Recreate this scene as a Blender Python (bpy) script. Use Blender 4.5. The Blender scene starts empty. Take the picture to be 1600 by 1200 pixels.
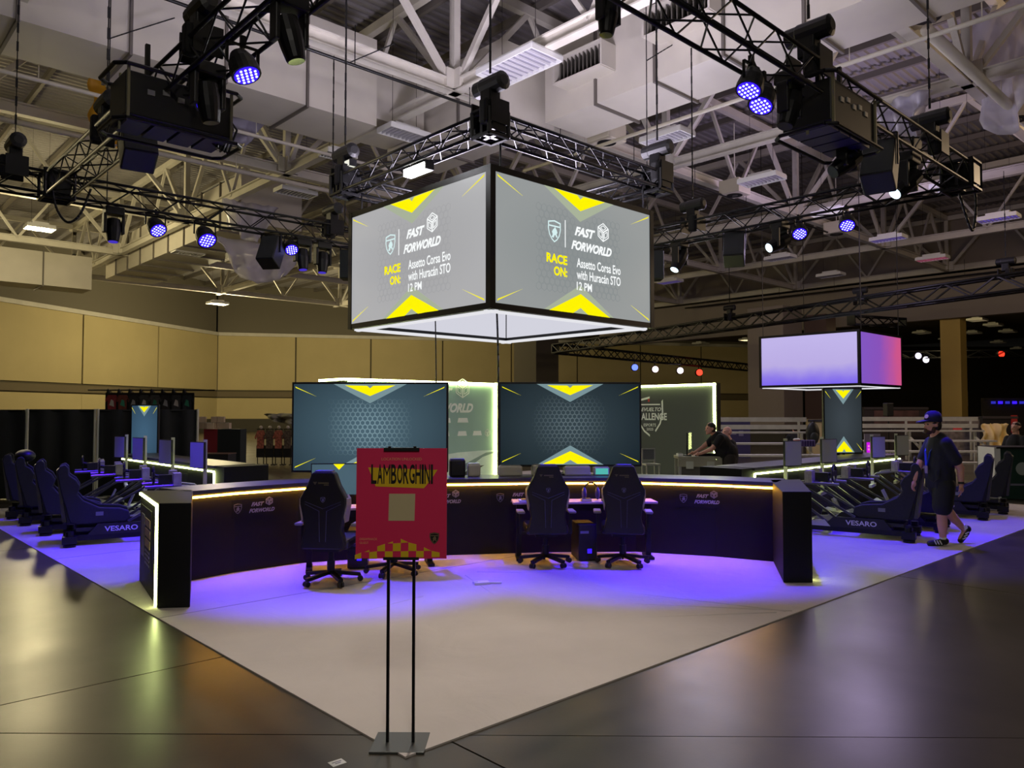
import bpy, bmesh, math, random
from mathutils import Vector, Matrix, Euler
random.seed(7)
R = math.radians
scene = bpy.context.scene
COL = scene.collection

# ------------------------------------------------------------------ camera
F, HZ, CAMZ = 1204.0, 645.0, 1.75
cam_d = bpy.data.cameras.new('camera'); cam_d.sensor_width = 36.0; cam_d.lens = 36.0*F/1600.0
cam_d.clip_end = 400; cam_d.clip_start = 0.05
cam = bpy.data.objects.new('camera', cam_d); COL.objects.link(cam)
PITCH = math.atan((HZ-600)/F)
cam.location = (0, 0, CAMZ); cam.rotation_euler = (R(90)+PITCH, 0, 0)
scene.camera = cam
# ------------------------------------------------------------------ world, exposure
w = bpy.data.worlds.new('hall_ambient'); scene.world = w; w.use_nodes = True
w.node_tree.nodes['Background'].inputs[0].default_value = (0.86, 0.80, 0.68, 1)
w.node_tree.nodes['Background'].inputs[1].default_value = 0.035
vs = scene.view_settings
vs.view_transform = 'Standard'; vs.look = 'None'; vs.exposure = 0.0; vs.gamma = 1.0; vs.use_curve_mapping = False

# ------------------------------------------------------------------ pixel / booth helpers
def ray(px, py):
    d = Vector((px-800, F, 600-py)); d.normalize()
    return Matrix.Rotation(PITCH, 3, 'X') @ d
def PZ(px, py, z):
    d = ray(px, py); t = (z-CAMZ)/d.z; return Vector((d.x*t, d.y*t, z))
def PD(px, py, y):
    d = ray(px, py); t = y/d.y; return Vector((d.x*t, y, CAMZ+d.z*t))
def G(px, py): return PZ(px, py, 0.0)
U = Vector((math.sin(R(47)), math.cos(R(47)), 0)); V = Vector((-U.y, U.x, 0)); UA = R(43)
C0 = Vector((-0.541, 3.97, 0))
def AB(a, b, z=0.0): return C0 + U*a + V*b + Vector((0, 0, z))

# ------------------------------------------------------------------ lights (some sit at lamps built below, others are added without one)
def light(name, kind, loc, energy, color, target=None, size=0.3, spot=60, blend=0.4):
    d = bpy.data.lights.new(name, kind); d.energy = energy; d.color = color
    if kind == 'AREA': d.size = size
    else: d.shadow_soft_size = size
    if kind == 'SPOT': d.spot_size = R(spot); d.spot_blend = blend
    o = bpy.data.objects.new(name, d); COL.objects.link(o); o.location = loc
    if target is not None:
        o.rotation_euler = (Vector(target)-Vector(loc)).to_track_quat('-Z', 'Y').to_euler()
    return o
BLUE = (0.04, 0.002, 1.0); TR_Z = 5.75
KEY = 0.22
light('high_bay_light_source', 'SPOT', AB(2.3, 2.3, 9.55), 7000*KEY, (1.0, 0.90, 0.78), AB(1.1, 1.1, 0), 0.06, 37, 1.0)
light('hall_lamp_or_fill', 'POINT', (1.5, -5.5, 8.6), 1000, (1.0, 0.93, 0.82), size=0.5)  # fill added behind the camera to brighten the poster; no lamp built
light('hall_lamp_or_fill', 'POINT', AB(15.5, 8.5, 6.2), 420, (0.85, 0.78, 1.0), size=1.2)  # fill added to brighten the bleachers; no lamp built
for i, (a, b, ta, tb, e, sp) in enumerate([
        (1.1, 4.9, 1.9, 4.0, 2300, 40), (1.1, 5.6, 0.9, 6.6, 1500, 40), (1.1, 8.0, 0.9, 8.0, 1700, 44), (1.1, 10.3, 1.2, 10.5, 1100, 44),
        (5.3, 1.1, 4.5, 2.2, 2300, 40), (5.7, 1.1, 5.3, 1.5, 1500, 36), (4.75, 7.0, 3.0, 3.9, 1500, 26), (9.0, 1.1, 8.4, 0.6, 1700, 46), (11.2, 1.1, 11.0, 1.2, 1100, 44)]):
    light('wash_beam', 'SPOT', AB(a, b, TR_Z-0.55), e*1.0, BLUE, AB(ta, tb, 0), 0.09, sp, 0.55)
light('stage_beam', 'SPOT', AB(4.6, 4.6, TR_Z+0.3), 90, (1, 0.55, 0.35), AB(3.4, 1.2, 0), 0.1, 40, 0.7)
light('flood_beam', 'AREA', AB(3.9, 6.4, TR_Z+0.05), 22, (0.95, 0.95, 1.0), AB(2.0, 3.5, 1), 0.35)
light('added_cube_uplight', 'AREA', AB(6.7, 6.7, 4.3), 1050, (0.88, 0.80, 1.0), AB(6.7, 6.7, 9), 2.4)  # added area light standing for the lit cube interior, brightens the ceiling
for (a, b) in ((1.1, 7.5), (7.5, 1.1)):
    light('added_uplight', 'SPOT', AB(a, b, TR_Z+0.6), 520, (0.88, 0.80, 0.92), AB(a*0.4+6, b*0.4+6, 13), 0.2, 150, 0.9)  # spots added to brighten the ceiling; no uplight built on the truss
for p, e in ((PZ(62, 362, 9.2), 1000), (PZ(340, 480, 9.2), 2000), (PZ(-260, 420, 9.2), 3000), (PZ(600, 500, 9.2), 1100), (PZ(-160, 250, 9.2), 700)):  # first two sit at built lamps; the rest are added for the tan wall
    light('hall_lamp_or_fill', 'POINT', p+Vector((0, 0, -0.5)), e, (1.0, 0.84, 0.46), size=0.4)
for p, e, c in ((PZ(1478, 490, 8.6), 900, (1, .8, .4)), (AB(26, -4, 9), 1500, (1.0, .72, .45)), (AB(24, 8, 8.8), 500, (.75, .6, 1))):  # first sits at a built lamp; the other two are added unseen
    light('hall_lamp_or_fill', 'POINT', p+Vector((0, 0, -0.5)), e, c, size=1.2)

# ------------------------------------------------------------------ materials
def lin(c):
    return tuple(((x/255.0)/12.92 if x <= 10 else (((x/255.0)+0.055)/1.055)**2.4) for x in c)
MATS = {}
def M(name, rgb=(128, 128, 128), rough=0.6, metal=0.0, emit=0.0, var=0.0, scale=6.0, bump=0.0, spec=0.5, trans=0.0, alpha=1.0):
    if name in MATS: return MATS[name]
    m = bpy.data.materials.new(name); m.use_nodes = True; nt = m.node_tree; N = nt.nodes; L = nt.links
    b = N['Principled BSDF']; c = lin(rgb)
    b.inputs['Base Color'].default_value = (*c, 1); b.inputs['Roughness'].default_value = rough
    b.inputs['Metallic'].default_value = metal; b.inputs['Specular IOR Level'].default_value = spec
    b.inputs['Transmission Weight'].default_value = trans; b.inputs['Alpha'].default_value = alpha
    if emit:
        b.inputs['Base Color'].default_value = (0.01, 0.01, 0.01, 1)
        b.inputs['Emission Color'].default_value = (*c, 1); b.inputs['Emission Strength'].default_value = emit
        b.inputs['Specular IOR Level'].default_value = 0.0
    elif var or bump:
        tc = N.new('ShaderNodeTexCoord'); nz = N.new('ShaderNodeTexNoise'); nz.inputs['Scale'].default_value = scale
        nz.inputs['Detail'].default_value = 6; L.new(tc.outputs['Object'], nz.inputs['Vector'])
        if var:
            r = N.new('ShaderNodeValToRGB'); r.color_ramp.elements[0].position = 0.3; r.color_ramp.elements[1].position = 0.72
            r.color_ramp.elements[0].color = (*[x*(1-var) for x in c], 1); r.color_ramp.elements[1].color = (*[min(1, x*(1+var)) for x in c], 1)
            L.new(nz.outputs['Fac'], r.inputs['Fac']); L.new(r.outputs['Color'], b.inputs['Base Color'])
        if bump:
            bp = N.new('ShaderNodeBump'); bp.inputs['Strength'].default_value = bump; bp.inputs['Distance'].default_value = 0.02
            L.new(nz.outputs['Fac'], bp.inputs['Height']); L.new(bp.outputs['Normal'], b.inputs['Normal'])
    MATS[name] = m; return m
def screen_mat(name, inner, outer, rx, rz, strength=1.0):
    """Screen picture: glow colour in the middle fading to the outer colour (the picture shown on the panel)."""
    if name in MATS: return MATS[name]
    m = bpy.data.materials.new(name); m.use_nodes = True; nt = m.node_tree; N = nt.nodes; L = nt.links
    b = N['Principled BSDF']; b.inputs['Base Color'].default_value = (0.01, 0.01, 0.01, 1); b.inputs['Roughness'].default_value = 0.35; b.inputs['Specular IOR Level'].default_value = 0.12
    tc = N.new('ShaderNodeTexCoord'); mp = N.new('ShaderNodeMapping'); mp.inputs['Scale'].default_value = (1/rx, 0, 1/rz)
    gr = N.new('ShaderNodeTexGradient'); gr.gradient_type = 'SPHERICAL'; cr = N.new('ShaderNodeValToRGB')
    cr.color_ramp.elements[0].color = (*lin(outer), 1); cr.color_ramp.elements[1].color = (*lin(inner), 1); cr.color_ramp.elements[1].position = 0.85
    L.new(tc.outputs['Object'], mp.inputs['Vector']); L.new(mp.outputs['Vector'], gr.inputs['Vector']); L.new(gr.outputs['Fac'], cr.inputs['Fac'])
    L.new(cr.outputs['Color'], b.inputs['Emission Color']); b.inputs['Emission Strength'].default_value = strength
    MATS[name] = m; return m
def sweep_mat(name, stops, axis, lo, hi, strength=1.0):
    """Screen picture: a linear colour sweep along one axis."""
    if name in MATS: return MATS[name]
    m = bpy.data.materials.new(name); m.use_nodes = True; nt = m.node_tree; N = nt.nodes; L = nt.links
    b = N['Principled BSDF']; b.inputs['Base Color'].default_value = (0.01, 0.01, 0.01, 1)
    tc = N.new('ShaderNodeTexCoord'); sp = N.new('ShaderNodeSeparateXYZ'); mr = N.new('ShaderNodeMapRange'); cr = N.new('ShaderNodeValToRGB')
    nz = N.new('ShaderNodeTexNoise'); nz.inputs['Scale'].default_value = 1.2; ad = N.new('ShaderNodeMath'); ad.operation = 'MULTIPLY_ADD'
    L.new(tc.outputs['Object'], sp.inputs[0]); L.new(tc.outputs['Object'], nz.inputs['Vector'])
    mr.inputs['From Min'].default_value = lo; mr.inputs['From Max'].default_value = hi
    L.new(sp.outputs[axis], mr.inputs['Value']); L.new(nz.outputs['Fac'], ad.inputs[0]); ad.inputs[1].default_value = 0.18; L.new(mr.outputs[0], ad.inputs[2]); L.new(ad.outputs[0], cr.inputs['Fac'])
    els = cr.color_ramp.elements
    while len(els) < len(stops): els.new(0.5)
    for e, (p, c) in zip(els, stops): e.position = p; e.color = (*lin(c), 1)
    L.new(cr.outputs['Color'], b.inputs['Emission Color']); b.inputs['Emission Strength'].default_value = strength
    MATS[name] = m; return m
BLACK = M('black_metal', (20, 20, 22), 0.42, 0.4)
BLACKP = M('black_plastic', (17, 17, 19), 0.5)
MATTE = M('matte_black_panel', (13, 14, 15), 0.6, var=0.08, spec=.3)
STEEL = M('painted_roof_steel', (205, 200, 188), 0.55, var=0.08, scale=1.5)
DUCT = M('galvanised_duct', (204, 198, 186), 0.5, 0.0, var=0.07, scale=0.8)
ALU = M('bare_aluminium', (190, 190, 188), 0.35, 0.7, var=0.1)
WHITE = M('white_plastic', (225, 225, 222), 0.5)
YEL = M('screen_yellow', (255, 244, 0), emit=1.0)
SWHITE = M('screen_white', (250, 253, 253), emit=1.0)
HALO = M('screen_halo', (120, 145, 150), emit=1.0)
PRINTW = M('white_print', (205, 200, 215), 0.6)
PRINTG = M('grey_print', (120, 116, 135), 0.6)
LEDG = M('led_strip_white', (240, 255, 160), emit=20.0)
LEDO = M('led_strip_amber', (255, 180, 60), emit=34.0)
BLUEL = M('blue_led_lens', (45, 20, 255), emit=2.2)
BLUEW = M('blue_led_core', (200, 205, 255), emit=2.5)

# ------------------------------------------------------------------ mesh helpers
class MB:
    def __init__(s): s.v = []; s.f = []
    def add(s, vs_, fs): o = len(s.v); s.v += [tuple(x) for x in vs_]; s.f += [tuple(i+o for i in f) for f in fs]; return s
    def box(s, c, d, rot=None):
        x, y, z = d[0]/2, d[1]/2, d[2]/2
        p = [Vector((sx*x, sy*y, sz*z)) for sz in (-1, 1) for sx, sy in ((-1, -1), (1, -1), (1, 1), (-1, 1))]
        if rot is not None:
            q = Euler(rot).to_matrix(); p = [q @ a for a in p]
        c = Vector(c)
        return s.add([a+c for a in p], [(3, 2, 1, 0), (4, 5, 6, 7), (0, 1, 5, 4), (1, 2, 6, 5), (2, 3, 7, 6), (3, 0, 4, 7)])
    def tube(s, p0, p1, r, n=8, r1=None, cap=True):
        p0, p1 = Vector(p0), Vector(p1); r1 = r if r1 is None else r1
        q = (p1-p0).to_track_quat('Z', 'Y'); vs_ = []
        for p, rr in ((p0, r), (p1, r1)):
            for i in range(n):
                t = 2*math.pi*(i+0.5)/n; vs_.append(p + q @ Vector((rr*math.cos(t), rr*math.sin(t), 0)))
        fs = [(i, (i+1) % n, n+(i+1) % n, n+i) for i in range(n)]
        if cap: fs += [tuple(range(n-1, -1, -1)), tuple(range(n, 2*n))]
        return s.add(vs_, fs)
    def bar(s, p0, p1, a, b=None): # rectangular bar
        p0, p1 = Vector(p0), Vector(p1); b = a if b is None else b
        q = (p1-p0).to_track_quat('Z', 'Y'); vs_ = []
        d = (p1-p0).normalized()
        side = Vector((0, 0, 1)).cross(d)
        if side.length < 1e-3: side = Vector((1, 0, 0))
        side.normalize(); up = d.cross(side)
        for p in (p0, p1):
            for x, y in ((-1, -1), (1, -1), (1, 1), (-1, 1)): vs_.append(p+side*(x*a/2)+up*(y*b/2))
        return s.add(vs_, [(3, 2, 1, 0), (4, 5, 6, 7), (0, 1, 5, 4), (1, 2, 6, 5), (2, 3, 7, 6), (3, 0, 4, 7)])
    def path(s, pts, r, n=6):
        for a, b in zip(pts[:-1], pts[1:]): s.tube(a, b, r, n)
        return s
    def prism(s, poly, z0, z1): # poly in xy, counter-clockwise
        n = len(poly)
        return s.add([(x, y, z0) for x, y in poly]+[(x, y, z1) for x, y in poly],
                     [tuple(range(n-1, -1, -1)), tuple(range(n, 2*n))]+[(i, (i+1) % n, n+(i+1) % n, n+i) for i in range(n)])
    def plate(s, poly, y0, y1): # poly in xz seen from -y, extruded along y
        n = len(poly)
        return s.add([(x, y0, z) for x, z in poly]+[(x, y1, z) for x, z in poly],
                     [tuple(range(n)), tuple(range(2*n-1, n-1, -1))]+[((i+1) % n, i, n+i, n+(i+1) % n) for i in range(n)])
    def side(s, poly, x0, x1): # poly in yz, extruded along x
        n = len(poly)
        return s.add([(x0, y, z) for y, z in poly]+[(x1, y, z) for y, z in poly],
                     [tuple(range(n-1, -1, -1)), tuple(range(n, 2*n))]+[(i, (i+1) % n, n+(i+1) % n, n+i) for i in range(n)])
    def lathe(s, prof, n=14, c=(0, 0, 0), axis=None):
        q = Vector((0, 0, 1)).rotation_difference(Vector(axis).normalized()) if axis is not None else None
        vs_ = []; c = Vector(c)
        for r, z in prof:
            for i in range(n):
                t = 2*math.pi*i/n; p = Vector((r*math.cos(t), r*math.sin(t), z)); vs_.append((q @ p if q else p)+c)
        fs = []
        for k in range(len(prof)-1):
            for i in range(n): fs.append((k*n+i, k*n+(i+1) % n, (k+1)*n+(i+1) % n, (k+1)*n+i))
        fs += [tuple(range(n-1, -1, -1)), tuple(range((len(prof)-1)*n, len(prof)*n))]
        return s.add(vs_, fs)
    def ball(s, c, r, n=10, sc=(1, 1, 1)):
        prof = [(max(1e-4, math.sin(math.pi*k/8)), -math.cos(math.pi*k/8)) for k in range(9)]
        t = MB().lathe([(a*r, b*r) for a, b in prof], n)
        return s.add([(c[0]+x*sc[0], c[1]+y*sc[1], c[2]+z*sc[2]) for x, y, z in t.v], t.f)
    def mesh(s, name, mat, smooth=False):
        me = bpy.data.meshes.new(name); me.from_pydata(s.v, [], s.f); me.materials.append(mat)
        if smooth:
            me.polygons.foreach_set('use_smooth', [True]*len(me.polygons))
        me.update(); return me
    def build(s, name, mat, parent=None, loc=(0, 0, 0), rot=(0, 0, 0), smooth=False, bevel=0.0):
        return link(name, s.mesh(name, mat, smooth), parent, loc, rot, bevel)
def link(name, me, parent=None, loc=(0, 0, 0), rot=(0, 0, 0), bevel=0.0):
    o = bpy.data.objects.new(name, me); COL.objects.link(o); o.location = loc; o.rotation_euler = rot
    if parent is not None: o.parent = parent
    if bevel:
        b = o.modifiers.new('bevel', 'BEVEL'); b.width = bevel; b.segments = 2; b.limit_method = 'ANGLE'
    return o
def tag(o, label, cat, group=None):
    o['label'] = label; o['category'] = cat
    if group: o['group'] = group
    return o
def thing(name, label, cat, loc=(0, 0, 0), rz=0.0, group=None):
    o = bpy.data.objects.new(name, None); COL.objects.link(o); o.empty_display_size = 0.1
    o.location = loc; o.rotation_euler = (0, 0, rz); return tag(o, label, cat, group)
def struct(o): o['kind'] = 'structure'; return o
def dup(root, loc, rz, label, group=None):
    def cp(o, par):
        c = o.copy(); COL.objects.link(c)
        if par is not None: c.parent = par
        for ch in o.children: cp(ch, c)
        return c
    r = cp(root, None); r.location = loc; r.rotation_euler = (0, 0, rz); r['label'] = label
    if group: r['group'] = group
    return r
def text(s, mat, parent, loc, rot, height, width=None, shear=0.0, bold=0.0, align='CENTER', name='lettering', depth=0.0, space=1.0):
    cu = bpy.data.curves.new(name, 'FONT'); cu.body = s; cu.size = 1.0; cu.shear = shear; cu.offset = bold; cu.extrude = depth; cu.resolution_u = 3; cu.space_character = space
    t = bpy.data.objects.new('tmp_text', cu); me = bpy.data.meshes.new_from_object(t)
    bpy.data.objects.remove(t); bpy.data.curves.remove(cu)
    xs = [v.co.x for v in me.vertices]; ys = [v.co.y for v in me.vertices]
    x0, x1, y0, y1 = min(xs), max(xs), min(ys), max(ys)
    sy = height/(y1-y0); sx = (width/(x1-x0)) if width else sy
    ox = {'CENTER': (x0+x1)/2, 'LEFT': x0, 'RIGHT': x1}[align]
    for v in me.vertices: v.co.x = (v.co.x-ox)*sx; v.co.y = (v.co.y-(y0+y1)/2)*sy
    me.materials.clear(); me.materials.append(mat); me.name = name
    return link(name, me, parent, loc, rot)
FR = (R(90), 0, 0)       # text on a surface facing local -y
def flat(polys, name, mat, parent, y, th=0.004): # polygons (x,z) on a surface facing -y
    m = MB()
    for p in polys: m.plate(p, y-th, y)
    return m.build(name, mat, parent)

# emblem and logo pieces, centred at (cx, cz), on a surface facing -y
def shield_poly(cx, cz, h, k=1.0):
    pts = [(-.40, .42), (0, .5), (.40, .42), (.41, .1), (.33, -.18), (.18, -.38), (0, -.5), (-.18, -.38), (-.33, -.18), (-.41, .1)]
    return [(cx+x*h*k, cz+z*h*k) for x, z in reversed(pts)]
BULL = [(-.18, -.22), (-.10, -.08), (-.16, .02), (-.08, .14), (.0, .2), (.03, .26), (.08, .2), (.15, .12), (.19, .0), (.13, -.05), (.2, -.2), (.12, -.2), (.07, -.1), (0, -.12), (-.06, -.24)]
def emblem(parent, cx, cz, h, mat, y, back=None):
    o = shield_poly(cx, cz, h); i = shield_poly(cx, cz, h, .88); n = len(o); m = MB()
    for k in range(n):
        j = (k+1) % n; m.plate([o[k], o[j], i[j], i[k]], y-.004, y)
    m.plate([(cx-.34*h, cz+.20*h), (cx+.34*h, cz+.20*h), (cx+.33*h, cz+.26*h), (cx-.33*h, cz+.26*h)], y-.004, y)
    m.plate([(cx+x*h, cz+(z-.06)*h) for x, z in reversed(BULL)], y-.004, y)
    if back is not None: flat([o], 'emblem_ground', back, parent, y+.002, .003)
    return m.build('bull_emblem', mat, parent)
def hexcube(parent, cx, cz, h, mat, y, name='cube_logo'):
    m = MB(); P = lambda r, t: (cx+r*math.sin(R(t)), cz+r*math.cos(R(t)))
    def seg(a, b, wd):
        d = Vector((b[0]-a[0], b[1]-a[1])); n = Vector((-d.y, d.x)).normalized()*wd/2
        m.plate([(a[0]-n.x, a[1]-n.y), (b[0]-n.x, b[1]-n.y), (b[0]+n.x, b[1]+n.y), (a[0]+n.x, a[1]+n.y)], y-.004, y)
    r = h/2; wd = h*.05
    for k in range(6): seg(P(r, 60*k), P(r, 60*k+60), wd)
    for t in (60, 180, 300): seg((cx, cz), P(r, t), wd*1.5)
    for q in (.52,):
        for t0 in (0, 120, 240):
            c = P(r*.5, t0); pts = [Vector(c)+(Vector(x)-Vector(c))*q for x in (P(r, t0-60), P(r, t0), P(r, t0+60), (cx, cz))]
            for a, b in zip(pts, pts[1:]+pts[:1]): seg(a, b, wd*.8)
    return m.build(name, mat, parent)
def ff_logo(parent, cx, cz, wd, mat, y):
    h = wd*.15
    text('FAST', mat, parent, (cx-wd*.17, y, cz+h*.78), FR, h, wd*.5, .35, .05)
    text('FORWORLD', mat, parent, (cx, y, cz-h*.78), FR, h, wd, .35, .05)
    hexcube(parent, cx+wd*.28, cz+h*1.3, h*2.0, mat, y)

# screen graphic: arrows, halos, corner streaks; w x h panel centred at origin facing -y
def art(parent, wd, h, y, aw=.165, ad=.14, hexes=True, streak=YEL, halo=HALO, hexmat=None, low=0.0):
    def mir(p): return [(-x, z) for x, z in reversed(p)]
    t, bq = h/2, -h/2-low
    if hexes:
        m = MB(); r = wd*.0185; dx = r*1.732
        for j in range(-8, 9):
            for i in range(-9, 10):
                x = i*dx+(dx/2 if j % 2 else 0); z = j*1.5*r
                if abs(x) > wd*.26 or abs(z) > h*.34 or abs(z) > h*.5-h*.26*(1-min(1, abs(x)/(wd*.24))): continue
                for k in range(6):
                    a0, a1 = R(60*k), R(60*k+60)
                    m.plate([(x+r*.93*math.sin(a1), z+r*.93*math.cos(a1)), (x+r*.93*math.sin(a0), z+r*.93*math.cos(a0)),
                             (x+r*.83*math.sin(a0), z+r*.83*math.cos(a0)), (x+r*.83*math.sin(a1), z+r*.83*math.cos(a1))][::-1], y-.002, y)
        m.build('honeycomb_graphic', hexmat or HALO, parent)
    for p in ([(-aw*1.45*wd, t), (0, t-ad*1.6*h), (aw*1.45*wd, t)], [(-aw*1.45*wd, bq), (aw*1.45*wd, bq), (0, bq+ad*1.7*h+low)]): flat([p], 'halo_graphic', halo, parent, y-.002)
    for p in ([(-aw*wd, t-.015*h), (0, t-ad*h), (aw*wd, t-.015*h), (0.02*wd, t-.02*h), (0, t-.05*h), (-.02*wd, t-.02*h)],
          [(-aw*1.2*wd, bq+.01*h), (-.05*wd, bq+.01*h), (0, bq+.06*h), (.05*wd, bq+.01*h), (aw*1.2*wd, bq+.01*h), (0, bq+ad*1.2*h+low)]): flat([p], 'arrow_graphic', YEL, parent, y-.008)
    st = [(-.49*wd, .47*h), (-.35*wd, .355*h), (-.485*wd, .455*h)]
    sb = [(-.49*wd, -.47*h), (-.485*wd, -.455*h), (-.35*wd, -.355*h)]
    for p in (st[::-1], mir(st[::-1]), sb[::-1], mir(sb[::-1])): flat([p], 'streak_graphic', streak, parent, y-.006)

# ================================================================== STRUCTURE
# ---- floor: dark base and saw-cut concrete slabs
def concrete():
    m = M('polished_concrete', (66, 60, 50), 0.3, var=0.32, scale=1.3)
    nt = m.node_tree; N = nt.nodes; L = nt.links; b = N['Principled BSDF']; b.inputs['Specular IOR Level'].default_value = 0.42
    tc = N.new('ShaderNodeTexCoord'); nz = N.new('ShaderNodeTexNoise'); nz.inputs['Scale'].default_value = .9; nz.inputs['Detail'].default_value = 3
    mr = N.new('ShaderNodeMapRange'); mr.inputs['To Min'].default_value = 0.22; mr.inputs['To Max'].default_value = 0.4
    L.new(tc.outputs['Object'], nz.inputs['Vector']); L.new(nz.outputs['Fac'], mr.inputs['Value']); L.new(mr.outputs[0], b.inputs['Roughness'])
    n2 = N.new('ShaderNodeTexNoise'); n2.inputs['Scale'].default_value = 22; n2.inputs['Detail'].default_value = 10; n2.inputs['Roughness'].default_value = .7; L.new(tc.outputs['Object'], n2.inputs['Vector'])
    bp = N.new('ShaderNodeBump'); bp.inputs['Strength'].default_value = 0.02; bp.inputs['Distance'].default_value = 0.02
    L.new(n2.outputs['Fac'], bp.inputs['Height']); L.new(bp.outputs['Normal'], b.inputs['Normal'])
    return m
CONC = concrete()
fl = struct(MB().box((10, 45, -0.13), (260, 200, 0.2)).build('floor', M('slab_joint', (32, 29, 25), 0.8)))
def slabs():
    bm = bmesh.new()
    q = [bm.verts.new(p) for p in [(-24, -6, 0), (26, -6, 0), (26, 34, 0), (-24, 34, 0)]]; bm.faces.new(q)
    def cut(p, n): bmesh.ops.bisect_plane(bm, geom=bm.verts[:]+bm.edges[:]+bm.faces[:], plane_co=p, plane_no=n)
    for k in range(-3, 6): cut(AB(0, 2.24+6.1*k), V); cut(AB(.3+6.1*k, 0), U)
    near = [f for f in bm.faces if f.calc_center_median().y < 6]
    bmesh.ops.bisect_plane(bm, geom=list({v for f in near for v in f.verts})+list({e for f in near for e in f.edges})+near, plane_co=(0, 4.25, 0), plane_no=(.012, 1, 0))
    for f in list(bm.faces):
        c = f.calc_center_median(); vs_ = [v.co.copy() for v in f.verts]
        if len(vs_) < 3 or f.calc_area() < .02: continue
        n = len(vs_); ins = []
        for i in range(n):
            a, b2, c2 = vs_[i-1], vs_[i], vs_[(i+1) % n]
            d = ((c-b2).normalized())*0.009; ins.append((b2.x+d.x-c.x, b2.y+d.y-c.y))
        MB().prism(ins, -0.03, 0.0).build('slab', CONC, fl, (c.x, c.y, 0))
    bm.free()
    # floor beyond the cut slabs
    m = MB()
    for x0, x1, y0, y1 in ((-120, -24, -50, 145), (26, 140, -50, 145), (-24, 26, 34, 145), (-24, 26, -50, -6)):
        m.add([(x0, y0, 0), (x1, y0, 0), (x1, y1, 0), (x0, y1, 0)], [(0, 1, 2, 3)])
    m.build('far_slab', CONC, fl)
slabs()

# ---- roof deck with ribs, joists
def roof():
    m = MB(); DK = 13.6; a0, a1, b0, b1 = -34, 66, -16, 74; per = .32; n = int((b1-b0)/per); vs_ = []; fs = []
    for i in range(n):
        for db, dz in ((0, 0), (.11, 0), (.14, .07), (.29, .07)):
            for a in (a0, a1): vs_.append(AB(a, b0+i*per+db, DK+dz))
    for i in range(len(vs_)//2-1): fs.append((2*i, 2*i+1, 2*i+3, 2*i+2))
    m.add(vs_, fs); c = struct(m.build('ceiling', M('roof_deck', (150, 146, 146), 0.6, var=.1, scale=.5)))
    jm = MB().box((0, 0, 0), (.12, 90, .22)).mesh('joist', M('joist_steel', (120, 114, 108), .6))
    for k in range(43):
        p = AB(a0+1+k*2.3, 29, 13.35); o = link('joist', jm, c, p, (0, 0, UA))
    # cover over the rest of the hall so that no sky shows
    MB().box((10, 45, 14.2), (260, 200, .2)).build('outer_roof', M('outer_roof', (70, 68, 66), .8), c)
roof()

# ---- roof trusses on the building grid
AG = [-17.6, -8.4, .8, 10.0, 19.2, 28.4, 37.6, 46.8]; BG = [-6.3, 2.9, 12.1, 21.4, 30.7, 40.0, 49.2]
ZB, ZT = 10.0, 13.1
def roof_truss(along, off, s0, s1, nodes, label):
    rz = UA if along == 'u' else UA+R(90)
    root = AB(s0, off, ZB) if along == 'u' else AB(off, s0, ZB)
    t = thing('roof_truss', label, 'roof truss', root, rz, 'pale steel roof trusses of the hall')
    L_ = s1-s0
    MB().box((L_/2, 0, 0), (L_, .26, .04)).box((L_/2, 0, .14), (L_, .05, .26)).box((L_/2, 0, .29), (L_, .26, .04)).build('bottom_chord', STEEL, t)
    MB().box((L_/2, 0, ZT-ZB), (L_, .22, .26)).build('top_chord', STEEL, t)
    H_ = ZT-ZB
    for n_ in nodes:
        x = n_-s0
        if x < -.1 or x > L_+.1: continue
        MB().bar((x, 0, .15), (x, 0, H_), .2, .2).build('web_member', STEEL, t)
        for s in (-1, 1):
            if 0 < x+s*2.6 < L_: MB().bar((x+s*.12, 0, .2), (x+s*2.6, 0, H_-.1), .15, .15).build('web_member', STEEL, t)
            if 0 < x+s*4.6 < L_ and s > 0:
                MB().bar((x+4.6, 0, .2), (x+2.7, 0, H_-.1), .11, .11).build('web_member', STEEL, t)
                MB().bar((x+4.6, 0, .2), (x+6.5, 0, H_-.1), .11, .11).build('web_member', STEEL, t)
        MB().box((x, 0, .3), (.75, .3, .5)).build('gusset_plate', STEEL, t)
names_b = ['out past the right of the booth', 'above the right sims', 'running behind the front of the screen cube', 'second one behind the screen cube', 'third one back towards the tan wall', 'fourth one back by the tan wall', 'farthest along the tan wall']
for k, b in enumerate(BG): roof_truss('u', b, -20, 47, AG, 'pale steel roof truss running left to right-rear, '+names_b[k])
names_a = ['far out on the left', 'left of the booth', 'over the left truss corner', 'crossing just behind the screen cube', 'crossing right of the screen cube', 'over the second screen cube', 'in front of the bulkhead wall', 'carrying the bulkhead wall']
for k, a in enumerate(AG): roof_truss('v', a, -8, 50, BG, 'pale steel roof truss running right to left-rear, '+names_a[k])

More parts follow.
